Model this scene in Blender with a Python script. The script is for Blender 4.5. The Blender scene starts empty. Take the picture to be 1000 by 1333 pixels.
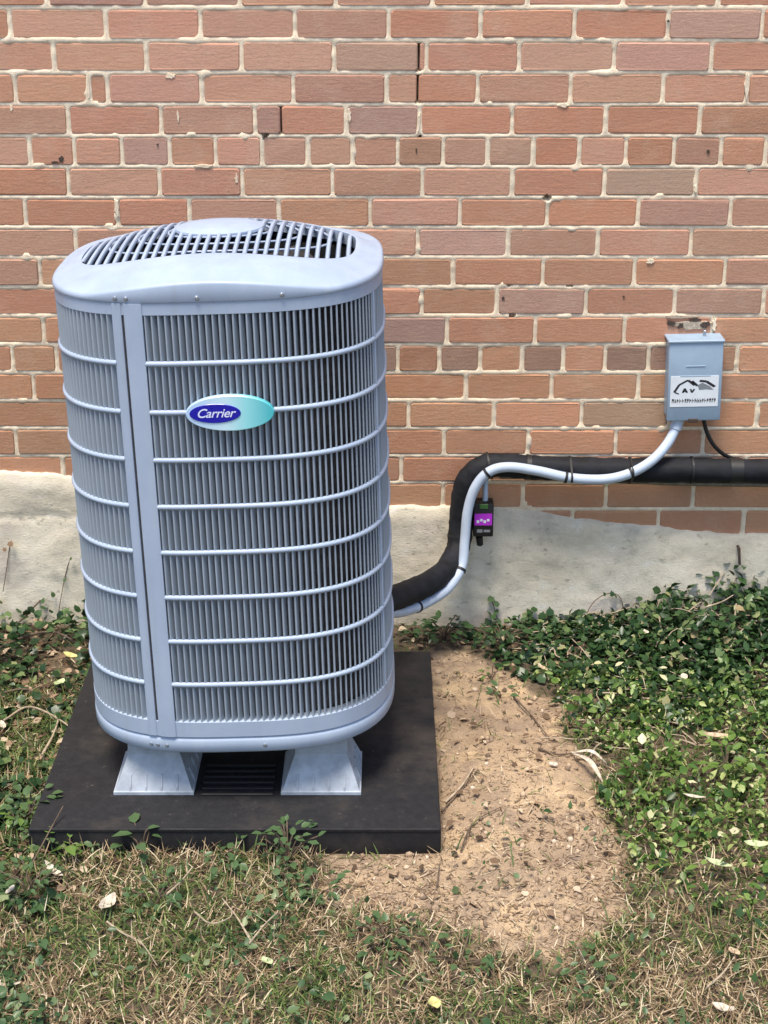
import bpy, bmesh, math, random
import numpy as np
from mathutils import Vector, Matrix

random.seed(7)
rng = np.random.default_rng(7)
scene = bpy.context.scene
col = scene.collection
R = math.radians

# ------------------------------------------------------------------ camera, sky, sun, exposure
CAM_F, CAM_TH, CAM_C = 2157.0, R(20.73), (0.0, -3.712, 1.694)
cam_d = bpy.data.cameras.new('camera')
cam = bpy.data.objects.new('camera', cam_d)
col.objects.link(cam)
cam.location = CAM_C
cam.rotation_euler = (R(90) - CAM_TH, 0, 0)
cam_d.sensor_fit = 'VERTICAL'
cam_d.sensor_height = 36.0
cam_d.lens = 36.0 * CAM_F / 1333.0
cam_d.clip_start = 0.05
cam_d.clip_end = 500
scene.camera = cam

SUN_EL, SUN_AZ = 73, 205          # degrees; azimuth clockwise from +Y (the wall is at +Y)
world = bpy.data.worlds.new('World')
scene.world = world
world.use_nodes = True
wt = world.node_tree
wt.nodes.clear()
sky = wt.nodes.new('ShaderNodeTexSky')
sky.sky_type = 'NISHITA'
sky.sun_disc = False
sky.sun_elevation = R(SUN_EL)
sky.sun_rotation = R(SUN_AZ)
sky.air_density = 1.0
sky.dust_density = 1.6
sky.ozone_density = 1.0
bg = wt.nodes.new('ShaderNodeBackground')
bg.inputs['Strength'].default_value = 0.125
wo = wt.nodes.new('ShaderNodeOutputWorld')
wt.links.new(sky.outputs['Color'], bg.inputs['Color'])
wt.links.new(bg.outputs['Background'], wo.inputs['Surface'])

sun_d = bpy.data.lights.new('sun', 'SUN')
sun_d.energy = 2.7
sun_d.angle = R(22)
sun_d.color = (1.0, 0.92, 0.79)
sun = bpy.data.objects.new('sun', sun_d)
col.objects.link(sun)
_s = Vector((math.sin(R(SUN_AZ)) * math.cos(R(SUN_EL)), math.cos(R(SUN_AZ)) * math.cos(R(SUN_EL)), math.sin(R(SUN_EL))))
sun.rotation_euler = (-_s).to_track_quat('-Z', 'Y').to_euler()
sun.location = (-2, -4, 6)

vs = scene.view_settings
vs.view_transform = 'Standard'
vs.look = 'None'
vs.gamma = 1.0
vs.use_curve_mapping = False
vs.exposure = 0.86

# ------------------------------------------------------------------ helpers
def ray(px, py):
    c, s = math.cos(CAM_TH), math.sin(CAM_TH)
    u, v = (px - 500) / CAM_F, (666.5 - py) / CAM_F
    return (u, c + v * s, -s + v * c)

def at_y(px, py, y=0.0):
    d = ray(px, py); t = (y - CAM_C[1]) / d[1]
    return Vector((CAM_C[0] + d[0] * t, y, CAM_C[2] + d[2] * t))

def at_z(px, py, z=0.0):
    d = ray(px, py); t = (z - CAM_C[2]) / d[2]
    return Vector((CAM_C[0] + d[0] * t, CAM_C[1] + d[1] * t, z))

def vnoise(x, y, seed=0):
    x = np.asarray(x, float); y = np.asarray(y, float)
    xi = np.floor(x).astype(np.int64); yi = np.floor(y).astype(np.int64)
    fx = x - xi; fy = y - yi
    fx = fx * fx * (3 - 2 * fx); fy = fy * fy * (3 - 2 * fy)
    def h(a, b):
        n = (a * 374761393 + b * 668265263 + seed * 974634777) & 0x7fffffff
        n = ((n ^ (n >> 13)) * 1274126177) & 0x7fffffff
        n = n ^ (n >> 16)
        return (n & 0xffff) / 32767.5 - 1.0
    return (h(xi, yi) * (1 - fx) + h(xi + 1, yi) * fx) * (1 - fy) + (h(xi, yi + 1) * (1 - fx) + h(xi + 1, yi + 1) * fx) * fy

def fbm(x, y, seed=0, o=3):
    r = 0; a = 1.0; t = 0
    for i in range(o):
        r = r + a * vnoise(x * 2 ** i, y * 2 ** i, seed + i); t += a; a *= 0.5
    return r / t

def inside(poly, x, y):
    x = np.asarray(x); y = np.asarray(y)
    r = np.zeros(x.shape, bool)
    n = len(poly)
    for i in range(n):
        x0, y0 = poly[i][0], poly[i][1]; x1, y1 = poly[(i + 1) % n][0], poly[(i + 1) % n][1]
        if y0 == y1: continue
        c = ((y0 > y) != (y1 > y)) & (x < (x1 - x0) * (y - y0) / (y1 - y0) + x0)
        r ^= c
    return r

def tag(o, label=None, cat=None, group=None, kind=None):
    if label: o['label'] = label
    if cat: o['category'] = cat
    if group: o['group'] = group
    if kind: o['kind'] = kind
    return o

def empty(name, loc=(0, 0, 0)):
    o = bpy.data.objects.new(name, None)
    o.empty_display_size = 0.05
    o.location = loc
    col.objects.link(o)
    return o

def link(name, me, mat=None, parent=None, smooth=False, sharp=None):
    o = bpy.data.objects.new(name, me)
    col.objects.link(o)
    if mat is not None and not me.materials: me.materials.append(mat)
    if smooth:
        me.polygons.foreach_set('use_smooth', [True] * len(me.polygons))
        if sharp is not None: me.set_sharp_from_angle(angle=R(sharp))
    if parent is not None:
        o.parent = parent
        o.matrix_parent_inverse = Matrix.Translation(-parent.location)
    return o

def from_bm(name, bm, mat=None, parent=None, smooth=False, sharp=40, tr=None):
    bmesh.ops.recalc_face_normals(bm, faces=bm.faces)
    if tr:
        for v in bm.verts: v.co = tr(v.co)
    me = bpy.data.meshes.new(name)
    bm.to_mesh(me); bm.free()
    return link(name, me, mat, parent, smooth, sharp)

def from_np(name, verts, faces, mat=None, parent=None, smooth=False):
    """verts (N,3); faces (M,k) all of the same size k"""
    verts = np.ascontiguousarray(verts, np.float32); faces = np.ascontiguousarray(faces, np.int32)
    me = bpy.data.meshes.new(name)
    k = faces.shape[1]
    me.vertices.add(len(verts)); me.vertices.foreach_set('co', verts.ravel())
    me.loops.add(faces.size); me.loops.foreach_set('vertex_index', faces.ravel())
    me.polygons.add(len(faces))
    me.polygons.foreach_set('loop_start', np.arange(0, faces.size, k, dtype=np.int32))
    if smooth: me.polygons.foreach_set('use_smooth', np.ones(len(faces), bool))
    me.update(calc_edges=True)
    return link(name, me, mat, parent)

def box(bm, x0, x1, y0, y1, z0, z1, bev=0.0, seg=1):
    r = bmesh.ops.create_cube(bm, size=1.0)
    vs_ = r['verts']
    for v in vs_:
        v.co = Vector(((x0 + x1) / 2 + v.co.x * (x1 - x0), (y0 + y1) / 2 + v.co.y * (y1 - y0), (z0 + z1) / 2 + v.co.z * (z1 - z0)))
    if bev:
        es = list({e for v in vs_ for e in v.link_edges})
        bmesh.ops.bevel(bm, geom=es, offset=bev, segments=seg, affect='EDGES', profile=0.5)

def catmull(pts, n=8):
    P = [Vector(p) for p in pts]
    P = [P[0] * 2 - P[1]] + P + [P[-1] * 2 - P[-2]]
    out = []
    for i in range(1, len(P) - 2):
        for k in range(n):
            t = k / n
            a, b, c, d = P[i - 1], P[i], P[i + 1], P[i + 2]
            out.append(0.5 * ((2 * b) + (c - a) * t + (2 * a - 5 * b + 4 * c - d) * t * t + (3 * b - a - 3 * c + d) * t ** 3))
    out.append(P[-2])
    return out

def tube(bm, pts, rad, n=10, cap=True, bump=None):
    """rad a number or a list"""
    rings = []
    up = Vector((0, 0, 1))
    prev = None
    for i, p in enumerate(pts):
        a = pts[max(i - 1, 0)]; b = pts[min(i + 1, len(pts) - 1)]
        t = (b - a).normalized()
        if prev is None:
            s = t.cross(up)
            if s.length < 1e-3: s = t.cross(Vector((0, 1, 0)))
        else:
            s = prev - t * prev.dot(t)
        s.normalize(); prev = s
        u = s.cross(t)
        r = rad[i] if isinstance(rad, (list, tuple)) else rad
        ring = []
        for k in range(n):
            an = 2 * math.pi * k / n
            rr = r * (1 + (bump(i, k) if bump else 0))
            ring.append(bm.verts.new(p + (s * math.cos(an) + u * math.sin(an)) * rr))
        rings.append(ring)
    for a, b in zip(rings, rings[1:]):
        for k in range(n):
            bm.faces.new((a[k], a[(k + 1) % n], b[(k + 1) % n], b[k]))
    if cap:
        bm.faces.new(rings[0][::-1]); bm.faces.new(rings[-1])

# ------------------------------------------------------------------ materials
class NT:
    def __init__(self, name):
        self.m = bpy.data.materials.new(name)
        self.m.use_nodes = True
        self.t = self.m.node_tree
        self.b = self.t.nodes['Principled BSDF']
    def n(self, typ, **kw):
        nd = self.t.nodes.new(typ)
        for k, v in kw.items():
            if k in nd.inputs.keys(): nd.inputs[k].default_value = v
            else: setattr(nd, k, v)
        return nd
    def l(self, a, b): self.t.links.new(a, b)
    def coord(self, scale=(1, 1, 1), kind='Object'):
        c = self.n('ShaderNodeTexCoord'); mp = self.n('ShaderNodeMapping')
        mp.inputs['Scale'].default_value = scale
        self.l(c.outputs[kind], mp.inputs['Vector'])
        return mp.outputs['Vector']
    def noise(self, vec, scale, detail=4, rough=0.55):
        nd = self.n('ShaderNodeTexNoise')
        nd.inputs['Scale'].default_value = scale; nd.inputs['Detail'].default_value = detail; nd.inputs['Roughness'].default_value = rough
        if vec is not None: self.l(vec, nd.inputs['Vector'])
        return nd.outputs['Fac']
    def ramp(self, fac, stops):
        nd = self.n('ShaderNodeValToRGB')
        e = nd.color_ramp.elements
        while len(e) > 1: e.remove(e[-1])
        e[0].position = stops[0][0]; e[0].color = (*stops[0][1], 1)
        for p, c in stops[1:]:
            x = e.new(p); x.color = (*c, 1)
        self.l(fac, nd.inputs['Fac'])
        return nd.outputs['Color']
    def mix(self, fac, a, b, mode='MIX'):
        nd = self.n('ShaderNodeMix', data_type='RGBA', blend_type=mode)
        if hasattr(fac, 'is_linked'): self.l(fac, nd.inputs[0])
        else: nd.inputs[0].default_value = fac
        for v, i in ((a, 6), (b, 7)):
            if hasattr(v, 'is_linked'): self.l(v, nd.inputs[i])
            else: nd.inputs[i].default_value = (*v, 1)
        return nd.outputs[2]
    def mr(self, v, a, b, c=0.0, d=1.0):
        nd = self.n('ShaderNodeMapRange')
        self.l(v, nd.inputs[0])
        for i, q in enumerate((a, b, c, d)): nd.inputs[i + 1].default_value = q
        return nd.outputs[0]
    def bump(self, h, strength=0.3, dist=0.002):
        nd = self.n('ShaderNodeBump')
        nd.inputs['Strength'].default_value = strength; nd.inputs['Distance'].default_value = dist
        self.l(h, nd.inputs['Height']); self.l(nd.outputs['Normal'], self.b.inputs['Normal'])
    def base(self, c):
        if hasattr(c, 'is_linked'): self.l(c, self.b.inputs['Base Color'])
        else: self.b.inputs['Base Color'].default_value = (*c, 1)
    def rough(self, r):
        if hasattr(r, 'is_linked'): self.l(r, self.b.inputs['Roughness'])
        else: self.b.inputs['Roughness'].default_value = r

def srgb(r, g, b, k=1.0):
    f = lambda c: ((c / 255) / 12.92 if c / 255 < 0.04045 else ((c / 255 + 0.055) / 1.055) ** 2.4)
    return (f(r) * k, f(g) * k, f(b) * k)

def mat_brick(name, island):
    m = NT(name)
    v = m.coord((1, 1, 1), 'Object')
    if island:
        g = m.n('ShaderNodeNewGeometry')
        base = m.ramp(g.outputs['Random Per Island'], [(0, BR[0]), (0.35, BR[1]), (0.7, BR[2]), (1, BR[3])])
    else:
        oi = m.n('ShaderNodeObjectInfo')
        base = oi.outputs['Color']
    vs_ = m.coord((10, 10, 60), 'Object')
    streak = m.noise(vs_, 3.0, 3)
    blotch = m.noise(v, 22, 4, 0.6)
    fine = m.noise(v, 420, 3, 0.7)
    c = m.mix(m.mr(streak, 0.3, 0.75, 0, 0.26), base, m.mix(1.0, base, (0.62, 0.60, 0.62), 'MULTIPLY'))
    c = m.mix(m.mr(blotch, 0.45, 0.72, 0, 0.4), c, m.mix(0.55, base, (0.50, 0.32, 0.22)))
    c = m.mix(m.mr(fine, 0.58, 0.72, 0, 0.45), c, m.mix(1.0, base, (0.45, 0.42, 0.42), 'MULTIPLY'))
    gr = m.noise(v, 900, 2, 0.6); sp = m.noise(v, 130, 4, 0.7)
    c = m.mix(m.mr(sp, 0.52, 0.68, 0, 0.45), c, m.mix(0.6, base, (0.36, 0.22, 0.15)))
    c = m.mix(m.mr(sp, 0.30, 0.44, 0.35, 0), c, m.mix(0.5, base, (0.70, 0.50, 0.38)))
    c = m.mix(m.mr(gr, 0.60, 0.74, 0, 0.5), c, (0.22, 0.14, 0.10))
    # mortar haze smeared on some faces
    hz = m.noise(v, 9, 5, 0.7)
    c = m.mix(m.mr(hz, 0.52, 0.76, 0, 0.30), c, (0.62, 0.49, 0.36))
    m.base(c); m.rough(0.88)
    h = m.mix(0.5, m.mix(1.0, fine, (1, 1, 1), 'MULTIPLY'), streak)
    m.bump(m.mix(0.4, h, sp), 0.8, 0.0028)
    return m.m

BR = [srgb(194, 140, 106), srgb(208, 142, 106), srgb(202, 134, 96), srgb(188, 138, 108)]
M = {}
M['brick'] = mat_brick('fired_brick', False)
M['brick_far'] = mat_brick('fired_brick_far', True)

m = NT('mortar_cream'); v = m.coord()
n1 = m.noise(v, 40, 5, 0.65); n2 = m.noise(v, 500, 3)
m.base(m.mix(m.mr(n2, 0.4, 0.75, 0, 0.45), m.ramp(n1, [(0.3, (0.70, 0.565, 0.41)), (0.6, (0.93, 0.79, 0.59))]), (0.60, 0.48, 0.35)))
m.rough(0.95); m.bump(n2, 0.6, 0.002); M['mortar'] = m.m

m = NT('parged_concrete'); v = m.coord((1, 1, 1.6))
n0 = m.noise(v, 3.2, 5, 0.6); n1 = m.noise(v, 14, 6, 0.7); n2 = m.noise(v, 160, 4, 0.7); n3 = m.noise(v, 45, 3, 0.6)
c = m.ramp(n0, [(0.30, (0.61, 0.535, 0.41)), (0.5, (0.76, 0.68, 0.535)), (0.68, (0.84, 0.765, 0.62))])
c = m.mix(m.mr(n1, 0.50, 0.68, 0, 0.62), c, (0.44, 0.405, 0.32))
c = m.mix(m.mr(n1, 0.30, 0.44, 0.7, 0), c, (0.86, 0.82, 0.73))
n4 = m.noise(v, 6.0, 3, 0.5)
c = m.mix(m.mr(n4, 0.58, 0.70, 0, 0.35), c, (0.62, 0.50, 0.45))
c = m.mix(m.mr(n3, 0.63, 0.74, 0, 0.6), c, (0.20, 0.19, 0.15))
c = m.mix(m.mr(n2, 0.55, 0.75, 0, 0.35), c, (0.30, 0.28, 0.23))
m.base(c); m.rough(0.93); m.bump(m.mix(0.5, n1, n2), 0.5, 0.006); M['parge'] = m.m

def simple(name, c, rough=0.5, metal=0.0, var=0.0, scale=30, bump=0.0, coat=0.0, spec=None, bscale=300):
    m = NT(name)
    v = m.coord()
    n = m.noise(v, scale, 4, 0.6)
    if var:
        m.base(m.mix(m.mr(n, 0.35, 0.7, 0, 1), tuple(x * (1 - var) for x in c), tuple(min(1, x * (1 + var)) for x in c)))
    else: m.base(c)
    m.rough(m.mr(n, 0.3, 0.75, max(0, rough - 0.08), min(1, rough + 0.1)))
    m.b.inputs['Metallic'].default_value = metal
    if coat: m.b.inputs['Coat Weight'].default_value = coat
    if spec is not None: m.b.inputs['Specular IOR Level'].default_value = spec
    if bump: m.bump(m.noise(v, bscale, 3), bump, 0.001)
    M[name] = m.m
    return m

m = NT('casing_paint'); v = m.coord(); vz = m.coord((26, 26, 1.6))
n0 = m.noise(v, 9, 5, 0.65); n1 = m.noise(vz, 1.0, 4, 0.6); n2 = m.noise(v, 330, 3, 0.7)
c = m.mix(m.mr(n0, 0.35, 0.7, 0, 1), (0.345, 0.420, 0.545), (0.395, 0.470, 0.590))
c = m.mix(m.mr(n1, 0.52, 0.74, 0, 0.30), c, (0.30, 0.33, 0.36))
c = m.mix(m.mr(n1, 0.28, 0.44, 0.22, 0), c, (0.50, 0.54, 0.58))
c = m.mix(m.mr(n2, 0.62, 0.76, 0, 0.35), c, (0.26, 0.25, 0.22))
m.base(c); m.rough(m.mr(n0, 0.3, 0.7, 0.36, 0.56))
m.bump(n0, 0.06, 0.003); M['casing_paint'] = m.m
simple('louver_paint', (0.33, 0.385, 0.45), 0.45, 0, 0.05, 12)
simple('coil_fins', (0.070, 0.064, 0.066), 0.6, 0.1, 0.4, 60)
simple('inner_dark', (0.012, 0.012, 0.014), 0.8)
simple('riser_plastic', (0.37, 0.41, 0.465), 0.62, 0, 0.2, 30, 0.2)
simple('black_foam', (0.010, 0.011, 0.015), 0.72, 0, 0.5, 35, 0.9, 0, 0.3, 90)
simple('black_plastic', (0.010, 0.010, 0.011), 0.55)
simple('conduit_grey', (0.48, 0.56, 0.68), 0.4, 0, 0.06, 30, 0.1)
simple('copper_dull', (0.20, 0.17, 0.13), 0.5, 0.3, 0.3, 60)
simple('box_grey', (0.31, 0.415, 0.53), 0.42, 0, 0.06, 25, 0.15)
simple('sticker_white', (0.78, 0.82, 0.86), 0.45, 0, 0.03, 60)
simple('ink_black', (0.02, 0.02, 0.025), 0.5)
simple('ink_grey', (0.22, 0.24, 0.26), 0.5)
simple('magenta_label', (0.48, 0.03, 0.62), 0.4, 0, 0.12, 90)
simple('led_green', (0.05, 0.16, 0.04), 0.4)
simple('screw_steel', (0.40, 0.43, 0.48), 0.3, 0.7)
simple('badge_blue', (0.008, 0.008, 0.36), 0.25, 0, 0, 30, 0, 0.4)
simple('badge_text', (0.72, 0.76, 0.95), 0.35)
simple('twig_bark', (0.13, 0.09, 0.06), 0.9, 0, 0.4, 80, 0.4)
simple('twig_pale', (0.42, 0.33, 0.23), 0.9, 0, 0.3, 80, 0.4)
simple('rust_metal', (0.06, 0.04, 0.03), 0.8, 0, 0.3, 80)

m = NT('badge_face'); c = m.n('ShaderNodeTexCoord'); sx = m.n('ShaderNodeSeparateXYZ')
m.l(c.outputs['Generated'], sx.inputs[0])
m.base(m.ramp(sx.outputs['X'], [(0.0, (0.46, 0.62, 0.86)), (0.45, (0.58, 0.80, 0.88)), (0.68, (0.30, 0.72, 0.76)), (0.95, (0.08, 0.50, 0.56))]))
m.rough(0.25); m.b.inputs['Coat Weight'].default_value = 0.4; M['badge_face'] = m.m

m = NT('pad_plastic'); v = m.coord()
n0 = m.noise(v, 5, 5, 0.65); n1 = m.noise(v, 60, 4, 0.7); n2 = m.noise(v, 500, 2)
c = m.mix(m.mr(n1, 0.4, 0.7, 0, 0.6), (0.011, 0.011, 0.013), (0.026, 0.025, 0.026))
c = m.mix(m.mr(n0, 0.50, 0.72, 0, 0.55), c, (0.085, 0.068, 0.056))
c = m.mix(m.mr(n1, 0.66, 0.76, 0, 0.7), c, (0.15, 0.11, 0.08))
m.base(c); m.rough(m.mr(n0, 0.3, 0.7, 0.58, 0.85)); m.b.inputs['Specular IOR Level'].default_value = 0.3; m.bump(n2, 0.35, 0.001); M['pad'] = m.m

def mat_leaf(name, stops, rough=0.4, trans=0.25, spec=0.5, spots=0.3):
    m = NT(name)
    g = m.n('ShaderNodeNewGeometry')
    c = m.ramp(g.outputs['Random Per Island'], stops)
    v = m.coord()
    n = m.noise(v, 120, 3, 0.6)
    c2 = m.mix(m.mr(n, 0.45, 0.75, 0, spots), c, m.mix(1.0, c, (0.45, 0.5, 0.4), 'MULTIPLY'))
    m.base(c2); m.rough(rough)
    m.b.inputs['Specular IOR Level'].default_value = spec * 0.6
    tr = m.n('ShaderNodeBsdfTranslucent'); m.l(c2, tr.inputs['Color'])
    ms = m.n('ShaderNodeMixShader'); ms.inputs[0].default_value = trans
    out = m.t.nodes['Material Output']
    m.l(m.b.outputs[0], ms.inputs[1]); m.l(tr.outputs[0], ms.inputs[2]); m.l(ms.outputs[0], out.inputs['Surface'])
    M[name] = m.m

mat_leaf('ivy_leaf', [(0, (0.014, 0.036, 0.014)), (0.35, (0.028, 0.064, 0.022)), (0.7, (0.050, 0.100, 0.034)), (0.9, (0.11, 0.17, 0.06)), (0.97, (0.27, 0.31, 0.14)), (1.0, (0.34, 0.25, 0.14))], 0.30, 0.12)
mat_leaf('creeper_leaf', [(0, (0.026, 0.062, 0.014)), (0.25, (0.055, 0.118, 0.024)), (0.55, (0.115, 0.20, 0.042)), (0.78, (0.23, 0.32, 0.085)), (0.93, (0.46, 0.50, 0.20)), (1.0, (0.68, 0.62, 0.40))], 0.33, 0.2)
mat_leaf('weed_leaf', [(0, (0.035, 0.080, 0.030)), (0.55, (0.075, 0.135, 0.052)), (0.9, (0.16, 0.22, 0.10)), (1.0, (0.34, 0.38, 0.20))], 0.34, 0.2)
mat_leaf('grass_green', [(0, (0.028, 0.062, 0.014)), (0.45, (0.085, 0.145, 0.034)), (0.85, (0.20, 0.255, 0.075)), (1.0, (0.38, 0.40, 0.16))], 0.45, 0.25)
mat_leaf('grass_straw', [(0, (0.12, 0.076, 0.045)), (0.35, (0.29, 0.20, 0.118)), (0.7, (0.52, 0.385, 0.235)), (1.0, (0.78, 0.66, 0.47))], 0.7, 0.2, 0.3)
mat_leaf('leaf_litter', [(0, (0.07, 0.045, 0.030)), (0.4, (0.18, 0.115, 0.072)), (0.75, (0.34, 0.23, 0.15)), (1.0, (0.62, 0.50, 0.36))], 0.8, 0.1, 0.2)
for nm, cc in (('dry_leaf_white', (0.56, 0.49, 0.39)), ('dry_leaf_tan', (0.48, 0.36, 0.24)), ('dry_leaf_yellow', (0.55, 0.50, 0.20)), ('dry_leaf_green', (0.45, 0.52, 0.28))):
    simple(nm, cc, 0.8, 0, 0.38, 110, 0.5, 0, 0.2, 160)

m = NT('ground_soil'); v = m.coord()
at = m.n('ShaderNodeAttribute', attribute_name='dirt')
n0 = m.noise(v, 7, 5, 0.65); n1 = m.noise(v, 45, 5, 0.7); n2 = m.noise(v, 220, 4, 0.75); n3 = m.noise(v, 700, 2)
clay = m.ramp(n0, [(0.32, (0.35, 0.245, 0.155)), (0.5, (0.51, 0.365, 0.23)), (0.66, (0.68, 0.49, 0.285))])
n5 = m.noise(v, 11, 6, 0.75)
clay = m.mix(m.mr(n5, 0.49, 0.62, 0, 0.75), clay, (0.31, 0.225, 0.16))
clay = m.mix(m.mr(n1, 0.5, 0.68, 0, 0.6), clay, (0.23, 0.165, 0.12))
clay = m.mix(m.mr(n2, 0.54, 0.70, 0, 0.6), clay, (0.17, 0.12, 0.085))
clay = m.mix(m.mr(n2, 0.26, 0.42, 0.6, 0), clay, (0.66, 0.53, 0.39))
humus = m.ramp(n1, [(0.3, (0.045, 0.033, 0.020)), (0.55, (0.13, 0.095, 0.06)), (0.8, (0.24, 0.18, 0.115))])
humus = m.mix(m.mr(n2, 0.52, 0.70, 0, 0.65), humus, (0.30, 0.21, 0.13))
m.base(m.mix(at.outputs['Fac'], humus, clay)); m.rough(0.96)
m.bump(m.mix(0.5, n2, n1), 0.9, 0.012); M['soil'] = m.m
m = NT('clod_soil'); g = m.n('ShaderNodeNewGeometry')
m.base(m.ramp(g.outputs['Random Per Island'], [(0, (0.12, 0.085, 0.06)), (0.4, (0.30, 0.21, 0.14)), (0.9, (0.54, 0.40, 0.265)), (1, (0.66, 0.54, 0.41))])); m.rough(0.95)
m.bump(m.noise(m.coord(), 600, 3), 0.6, 0.002); M['clod'] = m.m
mat_sky = None

# ------------------------------------------------------------------ ground (one sheet to the horizon)
dirt_px = [(548, 835), (600, 838), (650, 862), (700, 900), (735, 945), (762, 985), (786, 1040), (806, 1090), (815, 1140), (798, 1192), (762, 1232), (700, 1262),
           (640, 1240), (600, 1222), (540, 1195), (470, 1188), (425, 1170), (428, 1108), (480, 1092), (566, 1092), (560, 860)]
dirt_poly = [tuple(at_z(px, py, 0.02)[:2]) for px, py in dirt_px]

def dwarp(x, y):
    return (x + 0.05 * fbm(x * 8, y * 8, 5) + 0.035 * fbm(x * 32, y * 32, 6), y + 0.06 * fbm(x * 8, y * 8, 9) + 0.035 * fbm(x * 32, y * 32, 10))

def ground_h(x, y):
    x = np.asarray(x, float); y = np.asarray(y, float)
    near = np.exp(-((x / 2.2) ** 2 + ((y + 0.8) / 1.6) ** 2))
    z = 0.012 * np.clip((-y - 0.2) / 1.0, 0, 1)
    mound = 0.030 * np.exp(-(((x - 0.27) / 0.13) ** 2 + ((y + 0.78) / 0.28) ** 2))
    z = z + mound + 0.016 * np.exp(-(((x - 0.2) / 0.16) ** 2 + ((y + 1.2) / 0.18) ** 2))
    z = z + near * (0.008 * fbm(x * 5, y * 5, 3) + 0.006 * fbm(x * 22, y * 22, 11) + 0.0045 * fbm(x * 60, y * 60, 23, 2))
    # the bed by the wall is a little higher at the right, level under the pad
    z = z + 0.015 * np.clip((x - 0.35) / 0.5, 0, 1) * np.clip(1 + y / 0.6, 0, 1)
    padm = np.clip(np.minimum(np.minimum(x + 0.66, 0.115 - x), np.minimum(y + 1.06, -0.27 - y)) / 0.03 + 0.5, 0, 1)
    return z * (1 - padm) + 0.004 * padm

def axis(lo, hi, step, far):
    a = list(np.arange(lo, hi + 1e-6, step)); s = step; u = a[-1]; d = a[0]; up = []; dn = []
    while u < far:
        s *= 1.35; u += s; up.append(u)
    s = step
    while d > -far:
        s *= 1.35; d -= s; dn.append(d)
    return np.array(dn[::-1] + a + up)
gx = axis(-1.0, 1.1, 0.0085, 120); gy = axis(-1.75, 0.02, 0.0085, 120)
GX, GY = np.meshgrid(gx, gy)
GZ = ground_h(GX, GY)
nx, ny = len(gx), len(gy)
idx = np.arange(nx * ny).reshape(ny, nx)
gf = np.stack([idx[:-1, :-1], idx[:-1, 1:], idx[1:, 1:], idx[1:, :-1]], -1).reshape(-1, 4)
ground = from_np('ground', np.stack([GX, GY, GZ], -1).reshape(-1, 3), gf, M['soil'], None, True)
tag(ground, kind='structure')
wx, wy = dwarp(GX, GY)
msk = np.zeros(GX.shape)
for dx, dy in ((0, 0), (.018, 0), (-.018, 0), (0, .022), (0, -.022), (.012, .014), (-.012, -.014), (.012, -.014), (-.012, .014)):
    msk += inside(dirt_poly, wx + dx, wy + dy) / 9.0
a = ground.data.attributes.new('dirt', 'FLOAT', 'POINT'); a.data.foreach_set('value', msk.ravel().astype(np.float32))

# ------------------------------------------------------------------ brick wall
P_ROW, Z_TOP = 0.0677, 1.447
ROWS = {   # measured head joints (photo pixels) per course; course 1 hangs under the bed joint at Z_TOP
    0: [61, 188, 312, 437, 563, 687, 812, 936],
    1: [13, 138, 261, 384, 506, 626, 748, 870, 992.5],
    2: [70.5, 191, 314.5, 435, 545, 555.5, 676, 800, 926],
    3: [20, 115.5, 140.5, 262.5, 382, 503, 544, 622, 743, 863, 973],
    4: [89, 210, 332, 366, 451, 546, 667, 788.5, 911],
    5: [39, 97, 159, 221, 281, 341, 401, 459, 518, 577, 635, 694, 754.5, 815, 877.5, 939, 996.6],
    6: [89, 208, 315.5, 433, 550, 666.7, 787, 906.5],
    7: [33, 153.7, 247, 363, 482, 598.6, 712.7, 831, 951],
    8: [98.8, 216, 333, 440, 543.7, 661.5, 778.5, 899.5],
    9: [52, 170, 285, 400, 490, 590, 707, 826, 944],
    10: [-20, 97, 214, 330, 440, 549, 647, 763, 878.6, 994],
    11: [57, 173, 288, 390, 486, 582, 697, 813, 927],
    12: [16.5, 74, 132, 190, 246, 302, 358, 412, 466, 518, 572, 625, 680, 733.6, 788, 844.5, 901, 960],
    13: [44, 158, 272, 386, 497, 607, 718, 831, 933],
    14: [-8, 105, 216, 325, 430, 532, 643, 757, 872, 985.7],
    15: [21, 133, 244, 355, 466, 578, 687.6, 801.6, 915.5],
    16: [82, 193, 304, 414, 522.5, 634, 746, 858, 970],
    17: [26, 137, 247, 357, 467, 577, 681, 789, 902.5],
    18: [-30, 82, 193, 303, 413, 523, 634, 745, 857, 968],
}
CRACKS = {(2, 545), (3, 544), (4, 366)}
XL, XR = -2.6, 2.8
row_j = {}
def proj_y(z):
    h = z - CAM_C[2]; D = -CAM_C[1]
    return 666.5 - CAM_F * (D * math.sin(CAM_TH) + h * math.cos(CAM_TH)) / (D * math.cos(CAM_TH) - h * math.sin(CAM_TH))
for r in range(-9, 22):
    zc = Z_TOP - (r - 1) * P_ROW - P_ROW / 2
    pitch = 0.1016 if (r - 5) % 7 == 0 else 0.2032
    if r in ROWS:
        xs = [(at_y(px, proj_y(zc), 0).x, (r, px) in CRACKS) for px in ROWS[r]]
    else:
        x0 = random.uniform(-0.2, 0.2) if pitch > 0.15 else 0.03
        xs = [(x0, False)]
    while xs[0][0] > XL: xs.insert(0, (xs[0][0] - pitch + random.uniform(-.004, .004), False))
    while xs[-1][0] < XR: xs.append((xs[-1][0] + pitch + random.uniform(-.004, .004), False))
    row_j[r] = xs

wall = empty('brick_wall', (0, 0.0, 0))
tag(wall, 'weathered brown brick house wall with cream mortar above a pale concrete base', 'wall')

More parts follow.
